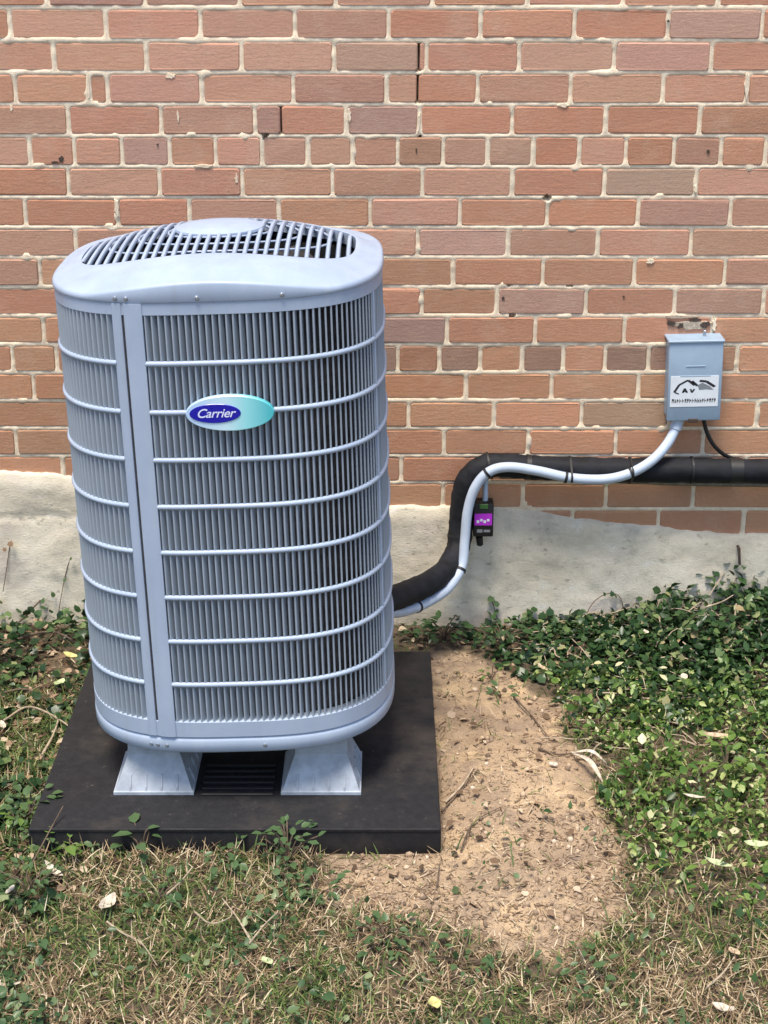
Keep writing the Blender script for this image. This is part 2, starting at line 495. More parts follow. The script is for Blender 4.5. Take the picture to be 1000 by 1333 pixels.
def brick_verts(x0, x1, z0, z1, out, rnd):
    """two loops of eight on the face and one behind: a worn box"""
    c = 0.0035
    def loop(i, y, j):
        j *= 1.15
        pts = [(x0 + i + c, z0 + i), (x1 - i - c, z0 + i), (x1 - i, z0 + i + c), (x1 - i, z1 - i - c), (x1 - i - c, z1 - i), (x0 + i + c, z1 - i), (x0 + i, z1 - i - c), (x0 + i, z0 + i + c)]
        return [(a + rnd.uniform(-j, j), y, b + rnd.uniform(-j, j)) for a, b in pts]
    f = loop(0.0022, -out, 0.0009)
    f = [(a, y + rnd.uniform(-.0006, .0006), b) for a, y, b in f]
    s = loop(0.0, -out + 0.0028, 0.0009)
    k = [(a, 0.045, b) for a, _, b in s]
    return f + s + k
BF = [tuple(range(8))] + [(i, 8 + i, 8 + (i + 1) % 8, (i + 1) % 8) for i in range(8)] + [(8 + i, 16 + i, 16 + (i + 1) % 8, 8 + (i + 1) % 8) for i in range(8)]
BF = [f[::-1] if n == -1 else f for n, f in enumerate(BF)]

PAL = [srgb(188, 132, 106), srgb(184, 124, 98), srgb(192, 138, 116), srgb(178, 116, 86), srgb(172, 126, 106), srgb(186, 120, 90), srgb(168, 118, 98)]
PAL_LOW = [srgb(182, 124, 88), srgb(176, 118, 80), srgb(186, 130, 94), srgb(170, 116, 84), srgb(160, 112, 82)]
SPEC = {(12, 572): srgb(108, 84, 76), (12, 680): srgb(104, 80, 72), (12, 788): srgb(96, 76, 72), (12, 518): srgb(142, 86, 62), (12, 466): srgb(120, 98, 90), (12, 844.5): srgb(120, 92, 80),
        (11, 486): srgb(140, 118, 112), (6, 787): srgb(168, 142, 122), (8, 543.7): srgb(182, 148, 134), (14, 757): srgb(160, 130, 100), (5, 694): srgb(172, 104, 74), (5, 815): srgb(172, 106, 76),
        (5, 518): srgb(150, 108, 84), (5, 877.5): srgb(156, 108, 88), (5, 159): srgb(164, 128, 118), (4, 667): srgb(176, 108, 80), (4, 911): srgb(164, 110, 82), (4, 451): srgb(156, 120, 112),
        (2, 676): srgb(196, 148, 130), (2, 800): srgb(200, 148, 134), (1, 870): srgb(188, 150, 134), (2, 435): srgb(172, 138, 122), (2, 314.5): srgb(182, 140, 116), (10, 647): srgb(170, 134, 126),
        (10, 878.6): srgb(160, 124, 110), (11, 582): srgb(174, 112, 82), (0, 61): srgb(156, 112, 100), (3, 743): srgb(182, 134, 112), (7, 831): srgb(174, 126, 114), (4, 332): srgb(150, 108, 98)}
rb = random.Random(5)
fv, ff = [], []
pieces = 0
for r in range(-9, 22):
    zt = Z_TOP - (r - 1) * P_ROW - 0.0046; zb = Z_TOP - r * P_ROW + 0.0046
    xs = row_j[r]
    for (xa, ca), (xb, cb) in zip(xs, xs[1:]):
        if xa < XL - .25 or xb > XR + .25: continue
        x0 = xa + (0.0022 if ca else 0.0046); x1 = xb - (0.0022 if cb else 0.0046)
        out = rb.uniform(-0.0004, 0.0020)
        vv = brick_verts(x0, x1, zb + rb.uniform(-.0006, .0006), zt + rb.uniform(-.0006, .0006), out, rb)
        if 0 <= r <= 18 and xb > -0.95 and xa < 0.95:
            me = bpy.data.meshes.new('brick'); me.from_pydata(vv, [], BF); me.update()
            o = link('brick', me, M['brick'], wall)
            key = None
            if r in ROWS:
                for px in ROWS[r]:
                    if abs(at_y(px, proj_y((zt + zb) / 2), 0).x - xa) < 1e-4: key = (r, px)
            if key in SPEC: c = SPEC[key]
            else: c = rb.choice(PAL if r < 9 else (PAL + PAL_LOW if r < 12 else PAL_LOW))
            k = rb.uniform(1.04, 1.16)
            c = tuple(a_ * .64 + b_ * .36 for a_, b_ in zip(c, (0.58, 0.350, 0.230)))
            o.color = (c[0] * k * rb.uniform(.97, 1.03), c[1] * k * rb.uniform(.97, 1.03), c[2] * k * rb.uniform(.96, 1.04), 1)
            pieces += 1
        else:
            n = len(fv); fv += vv; ff += [tuple(n + i for i in f) for f in BF]
me = bpy.data.meshes.new('brick_courses'); me.from_pydata(fv, [], ff); me.update()
o = link('brick_courses', me, M['brick_far'], wall); tag(o, kind='stuff')

# mortar: a fine relief that oozes a little over the brick edges, with a few deep holes
HOLES = [(80, 208, .006), (712, 258, .006), (884, 424, .009), (918, 423, .008), (345, 176, .006), (662, 372, .004), (742, 370, .005), (668, 410, .007), (655, 380, .004), (545, 178, .003), (892, 420, .006), (906, 421, .006)]
holes = [(at_y(px, py, 0), rad) for px, py, rad in HOLES]
mxs = np.arange(-1.12, 1.1201, 0.0056); mzs = np.arange(0.12, 1.56, 0.0056)
MX, MZ = np.meshgrid(mxs, mzs)
row = np.floor((Z_TOP - MZ) / P_ROW).astype(int) + 1
dz = np.abs(((Z_TOP - MZ) / P_ROW) - np.round((Z_TOP - MZ) / P_ROW)) * P_ROW
dx = np.full(MX.shape, 9.0); crk = np.full(MX.shape, 9.0)
for r in range(-9, 22):
    s = row == r
    if not s.any(): continue
    for x, c in row_j[r]:
        if c: crk[s] = np.minimum(crk[s], np.abs(MX[s] - x))
        else: dx[s] = np.minimum(dx[s], np.abs(MX[s] - x))
d = np.minimum(dx, dz)
nz = fbm(MX * 60, MZ * 60, 41, 3); big = fbm(MX * 9, MZ * 9, 71, 2); mid = fbm(MX * 26, MZ * 26, 91, 2)
prot = -0.0004 + 0.0018 * nz + 0.0012 * big
reach = 0.0066 + 0.0035 * np.clip(mid * 2.4 - 1.0, 0, 1.0)
prot = prot + 0.0030 * np.clip(mid * 2.4 - 1.1, 0, 1)
fall = np.clip((d - reach) / 0.004, 0, 1)
prot = np.maximum(prot, -0.0032)
MY = -(prot * (1 - fall) + (-0.016) * fall)
MY = np.where((crk < 0.006) & (dz > 0.006), 0.040, MY)
for h, rad in holes:
    q = np.hypot(MX - h.x, (MZ - h.z) * 1.2)
    MY = np.where(q < rad, 0.038, MY)
nx, nz_ = len(mxs), len(mzs)
idx = np.arange(nx * nz_).reshape(nz_, nx)
mf = np.stack([idx[:-1, :-1], idx[:-1, 1:], idx[1:, 1:], idx[1:, :-1]], -1).reshape(-1, 4)
from_np('mortar', np.stack([MX, MY, MZ], -1).reshape(-1, 3), mf, M['mortar'], wall, True)
bm = bmesh.new()
x0, x1, z0, z1 = mxs[0], mxs[-1], mzs[0], mzs[-1]
for a, b, c, d_ in ((XL, x0, -0.3, 2.06), (x1, XR, -0.3, 2.06), (x0, x1, z1, 2.06), (x0, x1, -0.3, z0)):
    bm.faces.new([bm.verts.new(p) for p in ((a, 0.004, c), (b, 0.004, c), (b, 0.004, d_), (a, 0.004, d_))])
from_bm('mortar', bm, M['mortar'], wall)
bm = bmesh.new(); box(bm, XL, XR, 0.046, 0.25, -0.3, 2.06); from_bm('wall_core', bm, M['mortar'], wall)

# parged concrete base, its ragged top edge smeared over the lowest courses
EDGE = [(-400, 612), (0, 612), (45, 614), (90, 617), (130, 630), (300, 648), (500, 656), (560, 657), (595, 656), (645, 660), (690, 663), (745, 672), (790, 678), (860, 683), (905, 689), (950, 693), (1000, 694), (1400, 697)]
ex = [at_y(px, py, 0).x for px, py in EDGE]; ez = [at_y(px, py, 0).z for px, py in EDGE]
pxs = np.concatenate([np.arange(XL, -1.0, 0.06), np.arange(-1.0, 1.15, 0.009), np.arange(1.16, XR, 0.06)])
top = np.interp(pxs, ex, ez) + 0.005 * fbm(pxs * 18, pxs * 0, 7) + 0.003 * fbm(pxs * 70, pxs * 0, 17)
levels = [0.0, 0.004, 0.012, 0.024] + list(np.linspace(0.036, 0.62, 60))
PV = []
for k, lv in enumerate(levels):
    z = top - lv
    thick = 0.0035 + 0.009 * min(1, lv / 0.03) + 0.010 * min(1, lv / 0.4)
    y = -(thick + 0.0045 * fbm(pxs * 11, z * 11, 33) + 0.0016 * fbm(pxs * 60, z * 60, 39))
    if k == 0: y = np.full_like(pxs, 0.010)
    # old shrinkage line on the left
    line = at_y(40, 670, 0).z
    y = y + np.where((np.abs(z - line - 0.003 * fbm(pxs * 30, pxs * 0, 3)) < 0.0045) & (pxs < -0.66), 0.004, 0)
    PV.append(np.stack([pxs, y, z], -1))
PV = np.array(PV); nl, npx = PV.shape[:2]
idx = np.arange(nl * npx).reshape(nl, npx)
pf = np.stack([idx[:-1, :-1], idx[1:, :-1], idx[1:, 1:], idx[:-1, 1:]], -1).reshape(-1, 4)
from_np('concrete_base', PV.reshape(-1, 3), pf, M['parge'], wall, True)

simple('hole_shade', (0.075, 0.052, 0.040), 0.95, 0, 0.4, 200)  # dark colour painted in for the shade inside holes and chipped brick
simple('old_smear', (0.46, 0.37, 0.28), 0.95, 0, 0.3, 120, 0.6)
def wall_patch(name, px, py, w, h, mat, out, seed):
    r_ = random.Random(seed); c_ = at_y(px, py, 0); bm = bmesh.new(); n = 14; f, k = [], []
    for i in range(n):
        a_ = 2 * math.pi * i / n; q = r_.uniform(.55, 1.15)
        f.append(bm.verts.new((c_.x + w / 2 * q * math.cos(a_), -out, c_.z + h / 2 * q * math.sin(a_))))
        k.append(bm.verts.new((c_.x + w / 2 * q * 1.15 * math.cos(a_), 0.001, c_.z + h / 2 * q * 1.15 * math.sin(a_))))
    bm.faces.new(f)
    for i in range(n): bm.faces.new((f[i], k[i], k[(i + 1) % n], f[(i + 1) % n]))
    from_bm(name, bm, M[mat], wall)
wall_patch('mortar_smear', 900, 423, .095, .022, 'old_smear', .0030, 1)
wall_patch('mortar_smear', 885, 412, .07, .008, 'old_smear', .0042, 2)
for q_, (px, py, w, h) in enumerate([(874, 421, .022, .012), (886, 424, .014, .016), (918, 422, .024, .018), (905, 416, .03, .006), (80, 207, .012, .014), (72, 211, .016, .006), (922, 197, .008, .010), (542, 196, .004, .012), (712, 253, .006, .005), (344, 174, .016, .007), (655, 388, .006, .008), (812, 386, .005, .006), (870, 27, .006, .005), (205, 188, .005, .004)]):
    wall_patch('painted_hole', px, py, w, h, 'hole_shade', .0040 if py > 400 else .0032, 10 + q_)  # flat patches: holes, chips and dark specks, their shade put into the colour
# cream drips and blobs of mortar left on the bricks
for q_, (px, py, w, h) in enumerate([(222, 99, .022, .012), (115, 113, .007, .05), (232, 152, .006, .03), (455, 150, .008, .030), (545, 158, .008, .04), (15, 140, .006, .02), (733, 137, .022, .010), (972, 110, .014, .06), (847, 340, .018, .012), (308, 232, .008, .022), (152, 270, .012, .04), (906, 245, .008, .02), (930, 423, .009, .035), (265, 216, .04, .007)]):
    wall_patch('mortar_smear', px, py, w, h, 'mortar', .0026 + .0001 * q_, 40 + q_)

# ------------------------------------------------------------------ plastic equipment pad
pad = empty('equipment_pad', (-0.273, -0.68, 0.0))
tag(pad, 'black square plastic pad lying on the ground under the air conditioner', 'equipment pad')
bm = bmesh.new()
box(bm, -0.660, 0.106, -1.05, -0.285, -0.02, 0.058, 0.004, 2)
from_bm('slab', bm, M['pad'], pad, True, 35)
bm = bmesh.new()
for k in range(6):
    y = -0.93 + k * 0.022
    box(bm, -0.352, -0.213, y, y + 0.007, 0.0575, 0.0625, 0.001)
from_bm('vent_ribs', bm, M['black_plastic'], pad)
bm = bmesh.new()
box(bm, -0.658, 0.104, -1.052, -1.045, 0.0525, 0.0605, 0.002)
from_bm('lip', bm, M['pad'], pad)

# ------------------------------------------------------------------ air conditioner
UX, UY, UA, UN = -0.277, -0.667, 0.298, 3.0
TL = R(1.6)
def T(p):
    x, y, z = p[0], p[1], p[2] - 0.17
    return Vector((UX + x * math.cos(TL) - z * math.sin(TL), UY + y, 0.17 + x * math.sin(TL) + z * math.cos(TL)))
def se(a, t, b=None, n=UN):
    """point of the rounded square at angle t (0 = +x, 90 = back)"""
    b = b or a
    c, s = math.cos(t), math.sin(t)
    r = (abs(c / a) ** n + abs(s / b) ** n) ** (-1 / n)
    return r * c, r * s
# arc-length table, starting at the back, running left, front, right
NA = 2400
tt = [R(90) + 2 * math.pi * i / NA for i in range(NA + 1)]
pp = [se(UA, t) for t in tt]
ss = [0.0]
for p, q in zip(pp, pp[1:]): ss.append(ss[-1] + math.hypot(q[0] - p[0], q[1] - p[1]))
PER = ss[-1]
def on(s, inset=0.0):
    t = np.interp(s % PER, ss, tt)
    x, y = se(UA, t)
    x2, y2 = se(UA, t + 1e-3)
    tx, ty = x2 - x, y2 - y; L = math.hypot(tx, ty); tx, ty = tx / L, ty / L
    nxn, nyn = ty, -tx
    if nxn * x + nyn * y < 0: nxn, nyn = -nxn, -nyn
    return (x - nxn * inset, y - nyn * inset), (tx, ty), (nxn, nyn)

ac = empty('air_conditioner', (UX, UY, 0.058))
tag(ac, 'tall blue grey outdoor air conditioner with louvered sides standing on the black pad', 'air conditioner')

def shell(levels, n=120, closed_top=False, closed_bot=False, nn=UN):
    """levels: (z, inset) from bottom to top"""
    bm = bmesh.new(); rings = []
    for z, ins in levels:
        ring = []
        for k in range(n):
            t = 2 * math.pi * k / n
            x, y = se(UA - ins, t, None, nn)
            ring.append(bm.verts.new((x, y, z)))
        rings.append(ring)
    for a, b in zip(rings, rings[1:]):
        for k in range(n): bm.faces.new((a[k], a[(k + 1) % n], b[(k + 1) % n], b[k]))
    if closed_bot: bm.faces.new(rings[0][::-1])
    if closed_top: bm.faces.new(rings[-1])
    return bm

from_bm('base_pan', shell([(0.178, 0.06), (0.170, 0.012), (0.171, 0.004), (0.176, -0.001), (0.196, -0.001), (0.200, 0.001), (0.2025, 0.004), (0.2045, 0.003), (0.2055, 0.000), (0.236, 0.000), (0.237, 0.002), (0.237, 0.02)], 160, False, True), M['casing_paint'], ac, True, 50, T)
from_bm('coil', shell([(0.20, 0.024), (1.03, 0.024)], 160), M['coil_fins'], ac, True, 50, T)
from_bm('top_band', shell([(1.012, 0.02), (1.012, 0.002), (1.013, 0.0), (1.034, 0.0), (1.037, 0.004), (1.037, 0.03)], 160), M['casing_paint'], ac, True, 50, T)

# the domed cap with its wide oval opening
OA, OB, ON = 0.250, 0.196, 3.2
def dome(x, y): return 1.107 - 0.061 * (x / 0.298) ** 2 - (0.028 if y < 0 else 0.062) * (y / 0.298) ** 2
bm = bmesh.new(); rings = []; N = 160
def rim_z(k):
    x, y = se(UA, 2 * math.pi * k / N)
    return max(dome(x, y) - 0.008, 1.0475)
prof = [(0.004, lambda k: 1.0355), (-0.0012, lambda k: 1.0345), (-0.0026, lambda k: 1.037), (-0.0020, lambda k: max(rim_z(k) - 0.0065, 1.039)), (-0.0008, lambda k: max(rim_z(k) - 0.0028, 1.042)), (0.0022, lambda k: rim_z(k) - 0.0008), (0.006, rim_z)]
for ins, z in prof:
    rings.append([bm.verts.new((*se(UA - ins, 2 * math.pi * k / N), z(k))) for k in range(N)])
for f in (0.25, 0.5, 0.75, 0.93, 1.0):
    ring = []
    for k in range(N):
        t = 2 * math.pi * k / N
        a_ = se(UA - 0.006, t); b_ = se(OA, t, OB, ON)
        x = a_[0] + (b_[0] - a_[0]) * f; y = a_[1] + (b_[1] - a_[1]) * f
        zz = dome(x, y) + 0.002
        z0 = rim_z(k); w = min(1, f / 0.3)
        ring.append(bm.verts.new((x, y, z0 * (1 - w) + max(z0, zz) * w + (0.002 if f == 0.93 else 0))))
    rings.append(ring)
rings.append([bm.verts.new((v.co.x * 0.995, v.co.y * 0.995, v.co.z - 0.022)) for v in rings[-1]])
for a_, b_ in zip(rings, rings[1:]):
    for k in range(N): bm.faces.new((a_[k], a_[(k + 1) % N], b_[(k + 1) % N], b_[k]))
from_bm('top_cap', bm, M['casing_paint'], ac, True, 55, T)

# fan well, fan, and the top grille of front-to-back bars
bm = bmesh.new(); rings = []
for z, k_ in ((1.034, 1.0), (1.00, 0.98), (0.96, 0.98)):
    rings.append([bm.verts.new((se(OA, 2 * math.pi * k / 64, OB, ON)[0] * k_, se(OA, 2 * math.pi * k / 64, OB, ON)[1] * k_, z)) for k in range(64)])
for a_, b_ in zip(rings, rings[1:]):
    for k in range(64): bm.faces.new((a_[k], a_[(k + 1) % 64], b_[(k + 1) % 64], b_[k]))
bm.faces.new(rings[-1])
from_bm('fan_well', bm, M['inner_dark'], ac, False, 40, T)
for q in range(3):
    bm = bmesh.new()
    an = 2 * math.pi * q / 3 + 0.4
    g0 = []
    for i in range(5):
        rr = 0.05 + 0.14 * i / 4
        for j in range(5):
            w = (j - 2) / 2 * (0.28 + 0.12 * i / 4)
            g0.append(bm.verts.new((rr * math.cos(an + w), rr * math.sin(an + w), 1.02 + 0.02 * w / 0.4)))
    for i in range(4):
        for j in range(4): bm.faces.new((g0[i * 5 + j], g0[i * 5 + j + 1], g0[i * 5 + j + 6], g0[i * 5 + j + 5]))
    from_bm('fan_blade', bm, M['coil_fins'], ac, True, 40, T)
x = -0.243
while x < 0.245:
    ym = OB * (1 - min(1, abs(x / OA) ** ON)) ** (1 / ON) - 0.002
    if ym > 0.012:
        bm = bmesh.new()
        pts = [Vector((x, -ym + 2 * ym * i / 10, dome(x, -ym + 2 * ym * i / 10) - 0.001)) for i in range(11)]
        ringsb = []
        for p in pts:
            ringsb.append([bm.verts.new(p + Vector((a_, 0, b_))) for a_, b_ in ((-0.0042, 0), (-0.0022, 0.0026), (0.0022, 0.0026), (0.0042, 0), (0.003, -0.006), (-0.003, -0.006))])
        for a_, b_ in zip(ringsb, ringsb[1:]):
            for k in range(6): bm.faces.new((a_[k], a_[(k + 1) % 6], b_[(k + 1) % 6], b_[k]))
        from_bm('grille_bar', bm, M['casing_paint'], ac, True, 50, T)
    x += 0.0178
for k, (ry, rx) in enumerate(((0.075, 0.095), (0.12, 0.15), (0.165, 0.205))):
    bm = bmesh.new()
    pts = [Vector((rx * math.cos(2 * math.pi * i / 48), ry * math.sin(2 * math.pi * i / 48), dome(rx * math.cos(2 * math.pi * i / 48), ry * math.sin(2 * math.pi * i / 48)) - 0.005)) for i in range(49)]
    tube(bm, pts, 0.0022, 6, False)
    from_bm('grille_ring', bm, M['casing_paint'], ac, True, 50, T)
bm = bmesh.new(); rings = []
for rr, z in ((0.080, 1.098), (0.0825, 1.101), (0.0815, 1.1055), (0.076, 1.108), (0.04, 1.1115), (0.008, 1.1125)):
    rings.append([bm.verts.new((rr * math.cos(2 * math.pi * k / 48), rr * 0.92 * math.sin(2 * math.pi * k / 48), z)) for k in range(48)])
for a_, b_ in zip(rings, rings[1:]):
    for k in range(48): bm.faces.new((a_[k], a_[(k + 1) % 48], b_[(k + 1) % 48], b_[k]))
bm.faces.new(rings[-1]); bm.faces.new(rings[0][::-1])
from_bm('motor_cover', bm, M['casing_paint'], ac, True, 50, T)

# louvers: vertical blades half an inch apart, turned so that they close towards the left and open to the right
def s_of_front(lx):
    best = min(range(NA), key=lambda i: (abs(pp[i][0] - lx) if pp[i][1] < 0 else 9))
    return ss[best]
S_POST0, S_SEAM, S_POST1 = s_of_front(-0.164), s_of_front(-0.1445), s_of_front(-0.111)
S_RPOST = s_of_front(0.2815)
def blade(bm, s):
    (x, y), (tx, ty), (nx_, ny_) = on(s, 0.0022)
    z0, z1 = 0.236, 1.0135
    # profile in (t, n): rolled front edge then a blade running in and along
    prof_ = [(-0.0016, -0.0002), (-0.0008, 0.0016), (0.0010, 0.0016), (0.0020, 0.0004), (0.0074, -0.0098), (0.0066, -0.0104), (0.0006, -0.0014)]
    lo = [bm.verts.new((x + tx * a + nx_ * b, y + ty * a + ny_ * b, z0)) for a, b in prof_]
    hi = [bm.verts.new((x + tx * a + nx_ * b, y + ty * a + ny_ * b, z1)) for a, b in prof_]
    n = len(prof_)
    for k in range(n): bm.faces.new((lo[k], lo[(k + 1) % n], hi[(k + 1) % n], hi[k]))
s_left = ss[NA // 8]           # a little round the back left corner
s_right = ss[NA * 7 // 8]
back = bmesh.new()
s = (S_POST1 + 0.0035) % 0.0116
while s < PER:
    skip = S_POST0 - 0.004 < s < S_POST1 + 0.001 or abs(s - S_RPOST) < 0.005
    if not skip:
        if s_left < s < s_right:
            bm = bmesh.new(); blade(bm, s)
            from_bm('slat', bm, M['louver_paint'], ac, False, 40, T)
        else: blade(back, s)
    s += 0.0116
o = from_bm('rear_slats', back, M['louver_paint'], ac, False, 40, T); tag(o, kind='stuff')
for k in range(8):
    z = 0.927 - k * 0.08765
    bm = bmesh.new(); N = 150
    ringsb = []
    for i in range(N + 1):
        s = S_POST1 - 0.001 + (PER - (S_POST1 - S_POST0) + 0.002) * i / N
        (x, y), _, (nx_, ny_) = on(s, 0.0012)
        ringsb.append([bm.verts.new((x + nx_ * a, y + ny_ * a, z + b)) for a, b in ((-0.002, -0.0046), (0.0022, -0.0040), (0.0042, 0.0), (0.0022, 0.0040), (-0.002, 0.0046))])
    for a_, b_ in zip(ringsb, ringsb[1:]):
        for j in range(5): bm.faces.new((a_[j], a_[(j + 1) % 5], b_[(j + 1) % 5], b_[j]))
    from_bm('rib', bm, M['casing_paint'], ac, True, 60, T)

def post(name, s0, s1, out, z0, z1, n=6, flange=None):
    bm = bmesh.new(); fr = []; bk = []
    for i in range(n + 1):
        s = s0 + (s1 - s0) * i / n
        (x, y), _, (nx_, ny_) = on(s, 0)
        e = out - (0.0016 if i in (0, n) else 0)
        fr.append(((x + nx_ * e, y + ny_ * e))); bk.append((x - nx_ * 0.014, y - ny_ * 0.014))
    F0 = [bm.verts.new((*p, z0)) for p in fr]; F1 = [bm.verts.new((*p, z1)) for p in fr]
    B0 = [bm.verts.new((*p, z0)) for p in bk]; B1 = [bm.verts.new((*p, z1)) for p in bk]
    for i in range(n):
        bm.faces.new((F0[i], F0[i + 1], F1[i + 1], F1[i])); bm.faces.new((B0[i + 1], B0[i], B1[i], B1[i + 1]))
        bm.faces.new((F1[i], F1[i + 1], B1[i + 1], B1[i])); bm.faces.new((F0[i + 1], F0[i], B0[i], B0[i + 1]))
    bm.faces.new((F0[0], F1[0], B1[0], B0[0])); bm.faces.new((F0[n], B0[n], B1[n], F1[n]))
    return from_bm(name, bm, M['casing_paint'], ac, True, 45, T)
post('corner_post', S_POST0, S_SEAM - 0.0027, 0.0024, 0.2063, 1.0335)
post('access_panel_edge', S_SEAM + 0.0027, S_POST1, 0.0034, 0.2063, 1.0335)
post('corner_post', S_RPOST - 0.0035, S_RPOST + 0.0035, 0.002, 0.236, 1.0125, 2)
o = post('seam', S_SEAM - 0.0026, S_SEAM + 0.0026, -0.0015, 0.207, 1.033, 2)
o.data.materials.clear(); o.data.materials.append(M['coil_fins'])

def screw(s, z, r=0.004):
    (x, y), (tx, ty), (nx_, ny_) = on(s, -0.0026 if z > 1.035 else 0.0)
    bm = bmesh.new()
    tube(bm, [Vector((x - nx_ * .002, y - ny_ * .002, z)), Vector((x + nx_ * .002, y + ny_ * .002, z)), Vector((x + nx_ * .0032, y + ny_ * .0032, z))], [r, r, r * .6], 8)
    from_bm('screw', bm, M['screw_steel'], ac, True, 30, T)
for lx in (-0.155, -0.136, -0.015, 0.128): screw(s_of_front(lx), 1.0425)
for lx in (-0.16, -0.147, -0.13, 0.055): screw(s_of_front(lx), 0.187)
screw(S_SEAM + 0.016, 0.60, 0.0045)

# badge
BX, BZ = at_y(299.5, 538, -0.972).x, at_y(299.5, 538, -0.972).z
blx = (BX - UX) + (BZ - 0.17) * math.sin(TL); blz = BZ - (BX - UX) * math.sin(TL)
def badge_y(lx): return -UA * (1 - min(1, abs(lx / UA) ** UN)) ** (1 / UN)
def ellipse(name, cx, cz, a, b, y0, y1, mat, parent, bev=0.0015):
    bm = bmesh.new(); N = 56; rr = []
    for y, q in ((y0, 0), (y1 + bev, 0), (y1, bev)):
        rr.append([bm.verts.new((cx + (a - q) * math.cos(2 * math.pi * k / N), badge_y(blx) + y, cz + (b - q) * math.sin(2 * math.pi * k / N))) for k in range(N)])
    for p, q in zip(rr, rr[1:]):
        for k in range(N): bm.faces.new((p[k], p[(k + 1) % N], q[(k + 1) % N], q[k]))
    bm.faces.new(rr[-1]); bm.faces.new(rr[0][::-1])
    return from_bm(name, bm, mat, parent, True, 40, T)
badge = ellipse('logo_badge', blx, blz, 0.0768, 0.0322, 0.002, -0.0085, M['badge_face'], ac)
ellipse('logo_oval', blx - 0.0255, blz + 0.0006, 0.0445, 0.0172, -0.0080, -0.0098, M['badge_blue'], badge, 0.0006)
cu = bpy.data.curves.new('lettering', 'FONT')
cu.body = 'Carrier'; cu.size = 0.0235; cu.shear = 0.35; cu.align_x = 'CENTER'; cu.align_y = 'CENTER'; cu.extrude = 0.0002; cu.offset = 0.0002; cu.space_character = 0.95
tmp = bpy.data.objects.new('lettering_source', cu); col.objects.link(tmp)
me = bpy.data.meshes.new_from_object(tmp.evaluated_get(bpy.context.evaluated_depsgraph_get()))
bpy.data.objects.remove(tmp)
me.name = 'lettering'
for v in me.vertices:
    x, y, z = v.co
    v.co = T((blx - 0.0255 + x * 0.98, badge_y(blx) - 0.0101 - z * 0.5, blz + 0.0006 + y * 0.95))
link('lettering', me, M['badge_text'], badge)

# riser feet: flared frustums with gussets
def foot(cx, cy, sgn):
    zb, zt = 0.0585, 0.172
    t = empty('riser_foot', (cx, cy, zb)); t.parent = ac; t.matrix_parent_inverse = Matrix.Translation(-ac.location)
    bm = bmesh.new()
    def ring(hx, hy, z, oy=0): return [bm.verts.new((cx + a * hx, cy + b * hy + oy, z)) for a, b in ((-1, -1), (1, -1), (1, 1), (-1, 1))]
    L = [ring(.077, .081, zb), ring(.077, .081, zb + .006), ring(.074, .078, zb + .0075), ring(.052, .050, zb + .066), ring(.050, .048, zb + .071), ring(.050, .048, zt)]
    for p, q in zip(L, L[1:]):
        for k in range(4): bm.faces.new((p[k], p[(k + 1) % 4], q[(k + 1) % 4], q[k]))
    bm.faces.new(L[0][::-1]); bm.faces.new(L[-1])
    bmesh.ops.recalc_face_normals(bm, faces=bm.faces)
    me = bpy.data.meshes.new('riser_body'); bm.to_mesh(me); bm.free()
    def sub(name, me):
        o = bpy.data.objects.new(name, me); col.objects.link(o); me.materials.append(M['riser_plastic'])
        o.parent = t; o.matrix_parent_inverse = Matrix.Translation(-Vector((cx, cy, zb))); return o
    sub('riser_body', me)
    def gusset(co):
        v = [Vector(c_) for c_ in co]
        me = bpy.data.meshes.new('gusset')
        me.from_pydata(v, [], [(0, 1, 2, 3, 4), (9, 8, 7, 6, 5)] + [(i, 5 + i, 5 + (i + 1) % 5, (i + 1) % 5) for i in range(5)])
        sub('gusset', me)
    for k in (-0.045, -0.015, 0.015, 0.045):
        gusset([(cx + k + e, cy + sgn * y, zb + z) for e in (-.0016, .0016) for y, z in ((.0795, .0055), (.0775, .015), (.066, .036), (.060, .036), (.070, .0055))])
    for k in (-0.04, 0, 0.04):
        gusset([(cx + y, cy + k + e, zb + z) for e in (-.0016, .0016) for y, z in ((.0755, .0055), (.0745, .019), (.066, .040), (.060, .032), (.066, .0055))])
for cx in (-0.4425, -0.121):
    for cy, sg in ((-0.846, -1), (-0.474, 1)): foot(cx, cy, sg)

# ------------------------------------------------------------------ pipes, conduit, box on the wall
pipe_px = [(1300, 614, -.045), (1000, 613, -.045), (900, 612, -.045), (820, 612, -.045), (750, 611, -.045), (700, 609, -.045), (660, 606, -.045), (634, 607, -.046), (612, 622, -.047), (603, 650, -.05),
           (600, 685, -.055), (596, 715, -.075), (583, 740, -.12), (560, 758, -.20), (530, 772, -.30), (500, 783, -.42), (470, 792, -.50)]
pts = catmull([at_y(*p) for p in pipe_px], 7)
pr = random.Random(3)
pipe = empty('insulated_pipe', at_y(750, 611, -.045))
tag(pipe, 'thick black foam wrapped refrigerant pipe running along the brick wall and down to the unit', 'pipe')
bm = bmesh.new()
jit = [pr.uniform(-.03, .05) for _ in range(len(pts))]
tube(bm, pts, [0.0285 * (1 + jit[i] * .8) for i in range(len(pts))], 20, True, lambda i, k: 0.035 * math.sin(k * 1.3 + i * 0.35) * math.cos(i * 0.21) + 0.018 * math.sin(i * 1.9 + k * 0.6) - (0.05 if k == 6 else 0))
from_bm('insulation', bm, M['black_foam'], pipe, True, 60)
